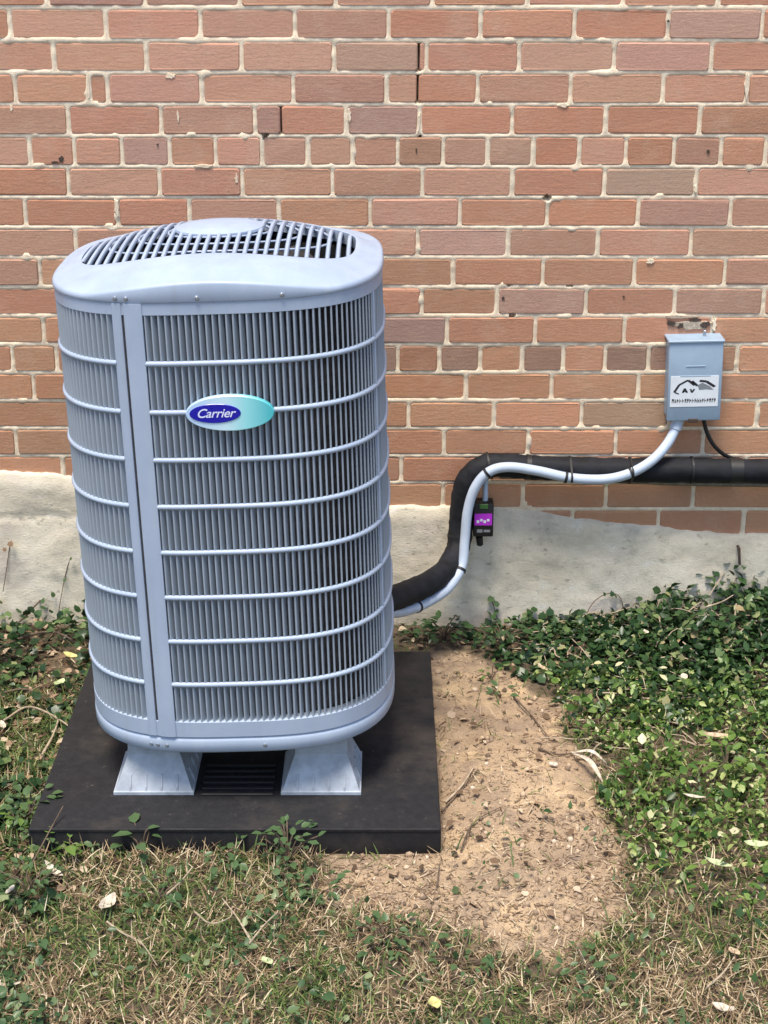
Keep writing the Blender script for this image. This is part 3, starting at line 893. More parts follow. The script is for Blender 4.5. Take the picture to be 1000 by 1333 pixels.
def nearest(lst, px, py):
    best, bi = 9e9, 0
    for i, p in enumerate(lst):
        dx_, dy_, dz_ = p.x - CAM_C[0], p.y - CAM_C[1], p.z - CAM_C[2]
        c_, s_ = math.cos(CAM_TH), math.sin(CAM_TH)
        dep = dy_ * c_ - dz_ * s_; v_ = dy_ * s_ + dz_ * c_
        e = (500 + CAM_F * dx_ / dep - px) ** 2 + (666.5 - CAM_F * v_ / dep - py) ** 2
        if e < best: best, bi = e, i
    return bi
def tie(parent, cen, axis_, r, w=0.0045):
    bm = bmesh.new()
    axis_ = axis_.normalized()
    s_ = axis_.cross(Vector((0, 1, 0)));
    if s_.length < 0.1: s_ = axis_.cross(Vector((0, 0, 1)))
    s_.normalize(); u_ = s_.cross(axis_)
    L = []
    for k in range(28):
        an = 2 * math.pi * k / 28
        dr = (s_ * math.cos(an) * r[0] + u_ * math.sin(an) * r[1])
        n_ = dr.normalized()
        L.append([bm.verts.new(cen + dr + n_ * a_ + axis_ * b_) for a_, b_ in ((0, -w / 2), (.0014, -w / 2), (.0014, w / 2), (0, w / 2))])
    for k in range(28):
        p, q = L[k], L[(k + 1) % 28]
        for j in range(4): bm.faces.new((p[j], p[(j + 1) % 4], q[(j + 1) % 4], q[j]))
    from_bm('cable_tie', bm, M['black_plastic'], parent)

for px, py in ((690, 608), (962, 612), (598, 700)):
    i = nearest(pts, px, py)
    bm = bmesh.new(); tube(bm, [pts[i - 1] * .5 + pts[i] * .5, pts[i], pts[i] * .5 + pts[i + 1] * .5], .0302, 20, False)
    from_bm('tape_wrap', bm, M['black_plastic'], pipe, True, 60)
liq_px = [(1300, 634, -.03), (1000, 631, -.03), (900, 629.5, -.032), (850, 628, -.032), (800, 626, -.03), (700, 621, -.026), (650, 620, -.025)]
bm = bmesh.new(); tube(bm, catmull([at_y(*p) for p in liq_px], 5), 0.0058, 10)
lq = from_bm('liquid_line', bm, M['copper_dull'], None, True, 60)
tag(lq, 'thin dull metal pipe running just under the thick black pipe along the wall', 'pipe')

con_px = [(884, 540, -.035), (880, 556, -.04), (868, 579, -.058), (847, 601, -.078), (818, 617, -.088), (785, 624, -.088), (742, 622, -.088), (700, 613, -.088), (662, 608, -.088), (637, 614, -.090), (619, 634, -.092),
          (609, 665, -.096), (605, 705, -.105), (601, 738, -.125), (583, 766, -.175), (555, 785, -.25), (525, 796, -.34), (505, 798, -.42), (480, 797, -.48)]
cp = catmull([at_y(*p) for p in con_px], 8)
con = empty('conduit', at_y(742, 622, -.088))
tag(con, 'pale grey flexible conduit curving from the disconnect box along the black pipe to the unit', 'conduit')
bm = bmesh.new(); tube(bm, cp, 0.0116, 14)
from_bm('tubing', bm, M['conduit_grey'], con, True, 60)
bm = bmesh.new(); tube(bm, [cp[2], cp[5], cp[9]], 0.0145, 12); from_bm('connector_nut', bm, M['conduit_grey'], con, True, 40)
for px, py in ((738, 614), (823, 611)):
    i = nearest(pts, px, py); ci = nearest(cp, px, py + 6)
    A, B = pts[i], cp[ci]
    bm = bmesh.new(); L = []
    for k in range(40):
        an = 2 * math.pi * k / 40; dv_ = Vector((0, math.cos(an), math.sin(an)))
        o_ = max(((A, 0.0303), (B, 0.0122)), key=lambda q: q[0].dot(dv_) + q[1])
        base_ = Vector((A.x, o_[0].y, o_[0].z)) + dv_ * o_[1]
        L.append([bm.verts.new(base_ + dv_ * a_ + Vector((b_, 0, 0))) for a_, b_ in ((0, -.0024), (.0012, -.0024), (.0012, .0024), (0, .0024))])
    for k in range(40):
        p, q = L[k], L[(k + 1) % 40]
        for j in range(4): bm.faces.new((p[j], p[(j + 1) % 4], q[(j + 1) % 4], q[j]))
    from_bm('cable_tie', bm, M['black_plastic'], pipe)
for px, py in ((637, 610),):
    i = nearest(pts, px, py); tie(pipe, pts[i], pts[i + 1] - pts[i - 1], (0.0315, 0.0315))
i = nearest(pts, 905, 612); tie(pipe, pts[i], pts[i + 1] - pts[i - 1], (0.0315, 0.0315))
for px, py in ((634, 616), (604, 744), (545, 789), (738, 622), (823, 614)):
    i = nearest(cp, px, py); tie(con, cp[i], cp[i + 1] - cp[i - 1], (0.0122, 0.0122), 0.006)

# disconnect box, leaning a touch like the photograph's
bc = at_y(905, 497, -0.06)
TB = R(1.3)
def TBX(p):
    x, z = p[0], p[2]
    return Vector((bc.x + x * math.cos(TB) - z * math.sin(TB), p[1], bc.z + x * math.sin(TB) + z * math.cos(TB)))
hw = (at_y(940.5, 497, -.06).x - at_y(870, 497, -.06).x) / 2
hh = (at_y(905, 446, -.06).z - at_y(905, 549, -.06).z) / 2
dbx = empty('disconnect_box', (bc.x, 0, bc.z))
tag(dbx, 'small blue grey metal electrical box with a white sticker mounted on the brick wall', 'electrical box')
bm = bmesh.new(); box(bm, -hw + .003, hw - .003, -0.050, 0.004, -hh + .004, hh - .004, 0.002); from_bm('box_body', bm, M['box_grey'], dbx, False, 40, TBX)
bm = bmesh.new(); box(bm, -hw, hw, -0.060, -0.046, -hh, hh, 0.004, 2); cov = from_bm('box_cover', bm, M['box_grey'], dbx, True, 30, TBX)
bm = bmesh.new(); box(bm, -hw - .002, hw + .002, -0.063, 0.002, hh - .002, hh + .004, 0.0015); from_bm('rain_lip', bm, M['box_grey'], dbx, True, 30, TBX)
bm = bmesh.new(); box(bm, -.012, .010, -0.0645, -0.052, -hh - .003, -hh + .006, 0.001); from_bm('hasp', bm, M['rust_metal'], dbx, False, 30, TBX)
bm = bmesh.new(); box(bm, .020, .026, -0.030, -0.020, hh + .003, hh + .018, 0.001); from_bm('mounting_tab', bm, M['screw_steel'], dbx, False, 30, TBX)
bm = bmesh.new(); box(bm, -.035, .035, -0.0612, -0.0595, hh - .082, hh - .079, 0.0004); box(bm, -.022, .022, -0.0612, -0.0595, hh - .058, hh - .056, 0.0004); from_bm('embossing', bm, M['box_grey'], cov, False, 30, TBX)
# sticker: printed roof lines and a line of small letters too blurred to read
s0, s1 = -hw + .006, hw - .008; t0, t1 = hh - .153, hh - .080
bm = bmesh.new(); box(bm, s0, s1, -0.0610, -0.0598, t0, t1); stk = from_bm('sticker', bm, M['sticker_white'], dbx, False, 30, TBX)
def ink(polys, mat, name='print'):
    bm = bmesh.new()
    for poly in polys:
        f = [bm.verts.new((s0 + (s1 - s0) * u, -0.06125, t1 - (t1 - t0) * v)) for u, v in poly]
        b = [bm.verts.new((p.co.x, -0.0609, p.co.z)) for p in f]
        bm.faces.new(f); n = len(f)
        for i in range(n): bm.faces.new((f[i], b[i], b[(i + 1) % n], f[(i + 1) % n]))
    from_bm(name, bm, mat, stk, False, 30, TBX)
def stroke(x0, y0, x1, y1, w):
    L = math.hypot(x1 - x0, (y1 - y0)); nx_, ny_ = -(y1 - y0) / L * w, (x1 - x0) / L * w
    return [(x0 + nx_, y0 + ny_), (x1 + nx_, y1 + ny_), (x1 - nx_, y1 - ny_), (x0 - nx_, y0 - ny_)]
pol = [stroke(.08, .52, .18, .28, .025), stroke(.18, .28, .36, .13, .025), stroke(.36, .13, .50, .30, .03), stroke(.44, .16, .56, .32, .03), stroke(.09, .52, .18, .58, .018)]
pol += [stroke(.26, .54, .30, .40, .02), stroke(.30, .40, .35, .54, .02), stroke(.25, .50, .36, .50, .014), stroke(.42, .42, .45, .54, .018), stroke(.45, .54, .50, .42, .018)]
pol += [stroke(.60, .16, .74, .18, .035), stroke(.74, .18, .92, .36, .035)]
lr = random.Random(2); u = 0.04
while u < 0.95:
    w = lr.uniform(.028, .042)
    pol.append([(u, .74), (u + .012, .74), (u + .012, .87), (u, .87)])
    pol.append([(u, .74 + .05 * lr.choice((0, 1))), (u + w, .74 + .05 * lr.choice((0, 1))), (u + w, .80 + .03 * lr.choice((0, 1))), (u, .80)])
    if lr.random() < .7: pol.append([(u + w - .012, .78), (u + w, .78), (u + w, .87), (u + w - .012, .87)])
    u += w + .016
ink(pol, M['ink_black'])
ink([[(.56, .30), (.66, .22), (.82, .34), (.90, .46), (.74, .44), (.60, .46)]], M['ink_grey'])

cb = catmull([at_y(916, 545, -.03), at_y(920, 562, -.03), at_y(929, 579, -.03), at_y(943, 592, -.02), at_y(958, 598, -.006)], 6)
bm = bmesh.new(); tube(bm, cb, 0.0048, 8)
tag(from_bm('black_cable', bm, M['black_plastic'], None, True, 60), 'short thin black cable hanging from the box down to the pipe', 'cable')

# surge protector
a0, a1 = at_y(617, 656, -.075), at_y(642, 699, -.075)
sp = empty('surge_protector', ((a0.x + a1.x) / 2, -.05, (a0.z + a1.z) / 2))
tag(sp, 'small black box with a magenta label hanging beside the conduit bend', 'surge protector')
bm = bmesh.new(); box(bm, a0.x, a1.x, -.075, -.030, a1.z, a0.z, .003, 2); from_bm('case', bm, M['black_plastic'], sp, True, 30)
l0, l1 = at_y(617.5, 669, -.0765), at_y(640.5, 684, -.0765)
bm = bmesh.new(); box(bm, l0.x + .001, l1.x, -.0762, -.074, l1.z, l0.z); lab = from_bm('front_label', bm, M['magenta_label'], sp)
bm = bmesh.new()
for k in range(4): box(bm, l0.x + .006 + k * .008, l0.x + .012 + k * .008, -.0766, -.0758, l1.z + .006 + .004 * (k % 2), l1.z + .013 + .003 * (k % 2))
from_bm('label_print', bm, M['sticker_white'], lab)
bm = bmesh.new()
q0, q1 = at_y(621, 689.5, -.0765), at_y(638, 693.5, -.0765)
box(bm, q0.x, q0.x + .013, -.0757, -.0745, q1.z, q0.z); box(bm, q0.x + .016, q1.x, -.0757, -.0745, q1.z + .001, q0.z - .001)
from_bm('brand_line', bm, M['ink_grey'], sp)
g_ = at_y(630, 659, -.0765)
bm = bmesh.new(); box(bm, g_.x - .010, g_.x + .010, -.0765, -.074, g_.z - .007, g_.z + .005, .001); from_bm('indicator', bm, M['led_green'], sp)
bm = bmesh.new(); tube(bm, catmull([at_y(631, 659, -.05), at_y(632, 645, -.05), at_y(632, 632, -.045), at_y(634, 618, -.04)], 5), .0065, 10); from_bm('lead', bm, M['conduit_grey'], sp, True, 60)
n0, n1 = at_y(624, 699, -.055), at_y(625, 709, -.055)
bm = bmesh.new(); tube(bm, [n0, n1, n1 - Vector((0, 0, .003))], [.009, .008, .004], 10); from_bm('gland', bm, M['black_plastic'], sp, True, 40)

nb0, nb1 = at_y(962, 714, -.03), at_y(963, 735, -.03)
bm = bmesh.new(); tube(bm, [nb0 + Vector((0, .015, 0)), nb0, nb1], [.0035, .004, .003], 8)
tag(from_bm('metal_stub', bm, M['rust_metal'], None, True, 60), 'short dark metal stub sticking out of the concrete base below the box', 'metal stub')

# ------------------------------------------------------------------ vegetation
IVY = (np.array([(0, 0, 0), (0, .5, .05), (0, 1, -.12), (-.42, .18, .06), (-.36, .62, .04), (.42, .18, .06), (.36, .62, .04), (-.16, .74, .02), (.16, .74, .02)], float),
       np.array([(0, 1, 4), (0, 4, 3), (1, 7, 4), (1, 2, 7), (0, 5, 6), (0, 6, 1), (1, 6, 8), (1, 8, 2)]))
OVAL = (np.array([(0, 0, 0), (0, .5, -.03), (0, 1, -.12), (-.24, .22, .05), (-.30, .55, .05), (.24, .22, .05), (.30, .55, .05)], float),
        np.array([(0, 1, 3), (3, 1, 4), (4, 1, 2), (0, 5, 1), (5, 6, 1), (6, 2, 1)]))
def leaves(tpl, pos, yaw, pitch, roll, size, width=None):
    V, F = tpl
    n = len(pos)
    v = np.repeat(V[None], n, 0).copy()
    if width is not None: v[:, :, 0] *= width[:, None]
    curl = rng.uniform(-.25, .15, n)
    v[:, :, 2] += curl[:, None] * v[:, :, 1] ** 2
    v *= size[:, None, None]
    # roll about the leaf's length, lift by pitch, turn by yaw
    c, s_ = np.cos(roll)[:, None], np.sin(roll)[:, None]
    x, y, z = v[..., 0], v[..., 1], v[..., 2]
    x, z = x * c + z * s_, -x * s_ + z * c
    c, s_ = np.cos(pitch)[:, None], np.sin(pitch)[:, None]
    y, z = y * c - z * s_, y * s_ + z * c
    c, s_ = np.cos(yaw)[:, None], np.sin(yaw)[:, None]
    x, y = x * c - y * s_, x * s_ + y * c
    v = np.stack([x, y, z], -1) + pos[:, None, :]
    f = (F[None] + (np.arange(n) * len(V))[:, None, None]).reshape(-1, 3)
    return v.reshape(-1, 3), f
def blades(pos, yaw, lean, length, width, curl):
    n = len(pos)
    ts = np.array([0, .35, .7, 1.0])
    L = length[:, None] * ts[None]
    ang = lean[:, None] + curl[:, None] * ts[None]
    dh = np.zeros((n, 4)); dv = np.zeros((n, 4))
    for k in range(1, 4):
        seg = L[:, k] - L[:, k - 1]
        dh[:, k] = dh[:, k - 1] + seg * np.sin(ang[:, k]); dv[:, k] = dv[:, k - 1] + seg * np.cos(ang[:, k])
    cx, sx_ = np.cos(yaw)[:, None], np.sin(yaw)[:, None]
    X = pos[:, 0:1] + dh * cx; Y_ = pos[:, 1:2] + dh * sx_; Z_ = pos[:, 2:3] + dv
    w = width[:, None] * np.array([.8, 1, .7])[None] / 2
    V = np.zeros((n, 7, 3))
    for k in range(3):
        V[:, 2 * k] = np.stack([X[:, k] - sx_[:, 0] * w[:, k], Y_[:, k] + cx[:, 0] * w[:, k], Z_[:, k]], -1)
        V[:, 2 * k + 1] = np.stack([X[:, k] + sx_[:, 0] * w[:, k], Y_[:, k] - cx[:, 0] * w[:, k], Z_[:, k]], -1)
    V[:, 6] = np.stack([X[:, 3], Y_[:, 3], Z_[:, 3]], -1)
    F = np.array([(0, 1, 3), (0, 3, 2), (2, 3, 5), (2, 5, 4), (4, 5, 6)])
    f = (F[None] + (np.arange(n) * 7)[:, None, None]).reshape(-1, 3)
    return V.reshape(-1, 3), f
def scatter(n, x0, x1, y0, y1, dens):
    x = rng.uniform(x0, x1, n); y = rng.uniform(y0, y1, n)
    k = rng.uniform(0, 1, n) < dens(x, y)
    return x[k], y[k]
def on_pad(x, y, e=0.004): return (x > -0.652 - e) & (x < 0.106 + e) & (y > -1.05 - e) & (y < -0.285 + e)
def in_dirt(x, y, grow=0.0):
    wx, wy = dwarp(x, y)
    return inside(dirt_poly, wx, wy)
def poly(px): return [tuple(at_z(a, b, 0.02)[:2]) for a, b in px]

# right-hand ivy bed
ivy_poly = poly([(600, 800), (625, 838), (672, 862), (716, 900), (738, 940), (768, 985), (1100, 985), (1300, 985), (1250, 700), (1000, 700), (900, 715), (780, 770)])
ivy_poly[-5:] = [(1.5, -0.75), (1.5, 0.01), (0.9, 0.01), (0.6, 0.0), (0.3, 0.0)]
def ivy_top(x, y):
    """height of the ivy mat"""
    w = np.clip(1 + y / 0.38, 0, 1)
    h = 0.015 + w * np.interp(x, [0.15, 0.3, 0.45, 0.56, 0.66, 0.78, 0.9, 1.5], [0.002, 0.008, 0.010, 0.025, 0.080, 0.115, 0.105, 0.105])
    return h * (1 + 0.35 * fbm(x * 12, y * 12, 55))
def ragged(x, y, a_=.05): return x + a_ * fbm(x * 10, y * 10, 2) + .025 * fbm(x * 34, y * 34, 6), y + a_ * fbm(x * 10, y * 10, 8) + .025 * fbm(x * 34, y * 34, 16)
def ivyd(x, y):
    rx, ry = ragged(x, y)
    edge = np.clip((x - 0.22) / 0.25 + (y + .12) / .5, .30, 1)
    holes_ = np.clip(1.0 + 1.5 * fbm(x * 13, y * 13, 201), .12, 1)
    return inside(ivy_poly, rx, ry) * np.where(y > -.34, 1, np.clip(1 + (y + .34) / .32, .12, 1)) * edge * holes_
vv_, vf_ = [], []
for tpl, n_, sz, pit in ((IVY, 15000, (.011, .027), .5), (OVAL, 12000, (.012, .030), .6)):
    x, y = scatter(n_, 0.10, 1.5, -0.80, -0.008, ivyd)
    z = ground_h(x, y) + ivy_top(x, y) * rng.uniform(0.05, 1.12, len(x)) ** 0.8
    n = len(x)
    lv, lf = leaves(tpl, np.stack([x, y, z], -1), rng.uniform(0, 6.28, n), rng.normal(.05, pit, n), rng.normal(0, .55, n), rng.uniform(*sz, n), rng.uniform(.7, 1.25, n))
    vf_.append(lf + sum(len(a_) for a_ in vv_)); vv_.append(lv)
ivy = from_np('ivy_bed', np.concatenate(vv_), np.concatenate(vf_), M['ivy_leaf'])
tag(ivy, 'dense dark green ivy bed against the concrete base at the right', 'ivy', kind='stuff')
# its runners and old stems
rr_ = random.Random(8)
bm = bmesh.new()
for _ in range(150):
    a_ = rr_.uniform(.3, 1.1); b_ = -rr_.uniform(.02, .72) if a_ > .42 else -rr_.uniform(.02, .2)
    an = rr_.uniform(0, 6.28); L_ = rr_.uniform(.05, .16); pts_ = []
    for k in range(4):
        q = k / 3 * L_; x_ = a_ + math.cos(an) * q + rr_.uniform(-.01, .01); y_ = min(-.012, b_ + math.sin(an) * q + rr_.uniform(-.01, .01))
        pts_.append(Vector((x_, y_, float(ground_h(np.array([x_]), np.array([y_]))[0]) + float(ivy_top(np.array([x_]), np.array([y_]))[0]) * rr_.uniform(.5, 1.05))))
    tube(bm, catmull(pts_, 3), rr_.uniform(.0008, .0018), 4, False)
tag(from_bm('ivy_stems', bm, M['twig_pale'], None, True, 60), 'tangle of thin pale stems running through the dark ivy', 'ivy', kind='stuff')

# lower right: paler creeping leaves mixed with grass
cr_poly = poly([(690, 870), (735, 915), (770, 985), (800, 1030), (795, 1075), (830, 1120), (870, 1150), (930, 1175), (1000, 1195), (1300, 1260), (1300, 880)])
def crd(x, y): return inside(cr_poly, x + .05 * fbm(x * 9, y * 9, 12), y + .05 * fbm(x * 9, y * 9, 18)) * np.clip(0.5 + .9 * fbm(x * 14, y * 14, 61), .05, 1)
x, y = scatter(30000, 0.18, 1.5, -1.4, -0.24, crd)
z = ground_h(x, y) + rng.uniform(.004, .045, len(x)) * (0.6 + .6 * np.clip(fbm(x * 10, y * 10, 77) + .5, 0, 1)); n = len(x)
lv, lf = leaves(OVAL, np.stack([x, y, z], -1), rng.uniform(0, 6.28, n), rng.normal(.2, .6, n), rng.normal(0, .6, n), .008 + .018 * rng.uniform(0, 1, n) ** 1.6, rng.uniform(.5, 1.3, n))
tag(from_np('creeping_plants', lv, lf, M['creeper_leaf']), 'low pale green creeping leaves mixed with grass between the dirt and the ivy', 'ground cover', kind='stuff')

# left side: ivy, litter and creeping leaves
def leftd(x, y): return (x < -0.60 + .05 * fbm(y * 9, x * 9, 4)) * np.clip(0.35 + 0.9 * fbm(x * 8, y * 8, 31), 0, 1)
x, y = scatter(15000, -1.5, -0.52, -1.30, -0.012, leftd); k = ~on_pad(x, y, .0); x, y = x[k], y[k]
z = ground_h(x, y) + rng.uniform(.003, .05, len(x)) * (0.5 + .9 * (y > -.25)); n = len(x)
lv, lf = leaves(IVY, np.stack([x, y, z], -1), rng.uniform(0, 6.28, n), rng.normal(.05, .5, n), rng.normal(0, .5, n), rng.uniform(.012, .028, n))
tag(from_np('ivy_patch', lv, lf, M['ivy_leaf']), 'thin patchy ivy over brown litter at the left of the black pad', 'ivy', kind='stuff')
x, y = scatter(15000, -1.5, 0.75, -1.30, -0.012, lambda x, y: np.where(x < -.5, np.clip(.5 - .8 * fbm(x * 8, y * 8, 31), 0, 1), np.where(y > -.16, .25, .05) * ((y > -.16) | (in_dirt(x, y)))))
k = ~on_pad(x, y, .0); x, y = x[k], y[k]
z = ground_h(x, y) + rng.uniform(.001, .014, len(x)); n = len(x)
lv, lf = leaves(OVAL, np.stack([x, y, z], -1), rng.uniform(0, 6.28, n), rng.normal(0, .3, n), rng.normal(0, .4, n), rng.uniform(.007, .024, n), rng.uniform(.6, 1.6, n))
tag(from_np('leaf_litter', lv, lf, M['leaf_litter']), 'small brown dead leaves strewn over the ground beside the pad and along the base', 'leaf litter', kind='stuff')

# ivy and shoots behind the unit's right edge, along the base
shadow = lambda x, y: np.ones_like(x)
# grass
def grass_d(x, y):
    d = np.where(in_dirt(x, y), 0.03, 1.0)
    d = np.where((x > .25) & inside(cr_poly, x, y), .35, d)
    d = np.where((y > -.5) & (x > .1), .05, d)
    return np.where(on_pad(x, y, .004), 0, d)
def gpos(n, x0, x1, y0, y1, fn):
    x, y = scatter(n, x0, x1, y0, y1, fn)
    return np.stack([x, y, ground_h(x, y) - .002], -1)
def patch(x, y): return np.clip(.5 + 1.3 * fbm(x * 6, y * 6, 101) + .5 * fbm(x * 20, y * 20, 111), 0, 1)
def lawn(name, mat, label, sets):
    Vs, Fs, off = [], [], 0
    for n_, bx, fn, lean, ln, wd, cl, lift in sets:
        p = gpos(n_, *bx, fn); n = len(p)
        p[:, 2] += rng.uniform(0, lift, n)
        length = ln[0] + (ln[1] - ln[0]) * rng.uniform(0, 1, n) ** 1.8
        v_, f_ = blades(p, rng.uniform(0, 6.28, n), rng.uniform(*lean, n), length, rng.uniform(*wd, n), rng.uniform(*cl, n))
        Vs.append(v_); Fs.append(f_ + off); off += len(v_)
    tag(from_np(name, np.concatenate(Vs), np.concatenate(Fs), M[mat]), label, 'grass', kind='stuff')
NEAR, FAR = (-1.0, 1.05, -1.75, -0.35), (-2.6, 2.8, -3.2, -0.1)
gd = lambda x, y: grass_d(x, y) * np.clip(patch(x, y) + .22, 0, 1)
sd_ = lambda x, y: grass_d(x, y) * np.clip(.75 + 1.1 * fbm(x * 15, y * 15, 121), .12, 1) * np.clip(1.2 - patch(x, y), 0.15, 1) * np.where(y > -1.0, .5, 1)
edge_ = lambda x, y: (in_dirt(x, y)) * np.clip(~in_dirt(x, y - .05) * .9 + ~in_dirt(x, y - .12) * .35 + ~in_dirt(x + .06, y) * .5 + .12, 0, 1) * ~on_pad(x, y, .004) * (y < -.9) + .05 * in_dirt(x, y) * ~on_pad(x, y, .004)
lawn('green_grass', 'grass_green', 'short green grass growing through the dry lawn in the foreground',
     [(66000, NEAR, gd, (.1, 1.2), (.010, .050), (.0014, .0032), (.1, 1.4), .004), (46000, FAR, gd, (.1, 1.1), (.018, .06), (.0016, .0032), (.1, 1.2), .004)])
lawn('dry_grass', 'grass_straw', 'dead straw coloured grass matted over the lawn in the foreground',
     [(110000, NEAR, sd_, (.5, 1.6), (.008, .048), (.0011, .0026), (-.6, 1.0), .014), (70000, FAR, sd_, (.6, 1.55), (.015, .065), (.0014, .0028), (-.3, .7), .012),
      (42000, NEAR, edge_, (1.2, 1.65), (.008, .034), (.0010, .0022), (-.3, .4), .006)])
deb = lambda x, y: in_dirt(x, y) * ~on_pad(x, y, .006) * np.clip(.25 + .75 * (y < -.92) + 1.2 * fbm(x * 11, y * 11, 301), 0, 1)
p = gpos(17000, -0.2, 0.75, -1.55, -0.05, deb); n = len(p); p[:, 2] += .003
v_, f_ = blades(p, rng.uniform(0, 6.28, n), rng.uniform(1.35, 1.62, n), .004 + .022 * rng.uniform(0, 1, n) ** 2.5, rng.uniform(.0009, .0028, n), rng.uniform(-.2, .3, n))
tag(from_np('dirt_debris', v_, f_, M['leaf_litter']), 'brown chaff and root bits strewn over the lower part of the bare dirt', 'debris', kind='stuff')
# small leafy weeds scattered in the lawn
def weedd(x, y): return grass_d(x, y) * np.clip(fbm(x * 5, y * 5, 131) * 2.2 - .12, 0.03, 1) * (y < -.9) * ~inside(cr_poly, x, y)
x, y = scatter(40000, -1.0, 1.05, -1.75, -0.9, weedd)
z = ground_h(x, y) + rng.uniform(.004, .035, len(x)); n = len(x)
lv, lf = leaves(OVAL, np.stack([x, y, z], -1), rng.uniform(0, 6.28, n), rng.normal(.2, .6, n), rng.normal(0, .6, n), .007 + .018 * rng.uniform(0, 1, n) ** 1.6, rng.uniform(.6, 1.3, n))
tag(from_np('lawn_weeds', lv, lf, M['weed_leaf']), 'small leafy green weeds scattered through the dry lawn', 'weeds', kind='stuff')

# clods and pebbles on the bare dirt
ico = bmesh.new(); bmesh.ops.create_icosphere(ico, subdivisions=1, radius=1.0)
IV = np.array([v.co[:] for v in ico.verts]); ico.faces.ensure_lookup_table(); IF = np.array([[v.index for v in f.verts] for f in ico.faces]); ico.free()
x, y = scatter(17000, -0.2, 0.75, -1.65, -0.02, lambda x, y: np.where(in_dirt(x, y), np.where(y < -.95, 1, .5), .05)); k = ~on_pad(x, y, .006); x, y = x[k], y[k]; n = len(x)
sz = .0009 + .0062 * rng.uniform(0, 1, n) ** 9
v_ = IV[None] * (1 + rng.uniform(-.35, .35, (n, len(IV), 1))) * (sz[:, None] * rng.uniform(.7, 1.3, (n, 3)))[:, None, :]
v_ = v_ + np.stack([x, y, ground_h(x, y) + sz * .3], -1)[:, None]
f_ = (IF[None] + (np.arange(n) * len(IV))[:, None, None]).reshape(-1, 3)
tag(from_np('dirt_clods', v_.reshape(-1, 3), f_, M['clod']), 'crumbs of tan soil and small stones over the bare dirt beside the pad', 'dirt', kind='stuff')

# single plants
def gz(x, y): return float(ground_h(np.array([x]), np.array([y]))[0])
def sprig(name, base, pts_, label, cat, leafs, mat='weed_leaf', size=.02, group=None, tpl=OVAL, stem='twig_bark', srad=.0014):
    root = empty(name, base); tag(root, label, cat, group)
    for st in pts_:
        bm = bmesh.new(); tube(bm, catmull(st, 5), srad, 5); from_bm('stem', bm, M[stem], root)
    for p, yaw, pit, sc in leafs:
        v_, f_ = leaves(tpl, np.array([p], float), np.array([yaw]), np.array([pit]), np.array([rng.uniform(-.4, .4)]), np.array([size * sc]), np.array([rng.uniform(.8, 1.2)]))
        from_np('leaf', v_, f_, M[mat], root)
    return root
def weed(px, py, label, n=16, spread=.05, h=.05, size=.022, mat='weed_leaf'):
    b = at_z(px, py, .015); b.z = gz(b.x, b.y)
    st, lf_ = [], []
    for k in range(n):
        an = rng.uniform(0, 6.28); rr = spread * rng.uniform(.2, 1); hh_ = h * rng.uniform(.35, 1)
        tip = Vector((b.x + rr * math.cos(an), b.y + rr * math.sin(an), b.z + hh_))
        if k % 3 == 0: st.append([b, (b + tip) / 2 + Vector((0, 0, hh_ * .25)), tip])
        lf_.append((tuple(tip), an - 1.57 + rng.uniform(-.6, .6), rng.uniform(-.3, .6), rng.uniform(.6, 1.2)))
    sprig('weed', b, st, label, 'weed', lf_, mat, size)
weed(92, 1112, 'pale green broad leaved weed at the front left corner of the pad', 9, .035, .045, .032, 'creeper_leaf')
weed(185, 1108, 'star shaped green weed rising against the front edge of the pad', 10, .045, .06, .034)
weed(375, 1120, 'bushy dark green weed overlapping the pad edge below the right riser foot', 46, .06, .075, .020)
weed(415, 1165, 'low bluish green weed where the lawn meets the bare dirt left of it', 26, .05, .04, .020)
weed(40, 1165, 'dark leafy weed clump near the lower left of the lawn', 40, .07, .05, .020)
weed(25, 1075, 'bright green weed at the left of the pad front corner', 26, .05, .055, .022, 'creeper_leaf')
weed(500, 1222, 'dark green weed tuft on the lawn edge just below the bare dirt', 34, .06, .035, .020)
weed(600, 1255, 'wide flat weed tuft under the lowest point of the bare dirt', 30, .06, .03, .018)
weed(205, 1175, 'spreading green weed right of the larger white leaf', 24, .06, .03, .018)
weed(38, 1068, 'leafy dark weed overlapping the far left front corner of the pad', 36, .05, .06, .024)
weed(62, 1098, 'bluish green weed just in front of the left pad corner', 26, .045, .05, .022)
weed(290, 1120, 'low green weed against the middle of the pad front edge', 22, .05, .035, .022)
weed(945, 1010, 'upright light green weed standing up among the creeping leaves', 26, .05, .07, .026, 'creeper_leaf')
weed(640, 880, 'little two leaved green weed on the dirt near the ivy', 7, .03, .035, .02, 'creeper_leaf')
weed(652, 905, 'lone dark green weed on the dirt slope beside the ivy', 8, .028, .03, .022)
weed(760, 1270, 'small bluish weed at the lower right end of the dirt', 18, .05, .03, .018)

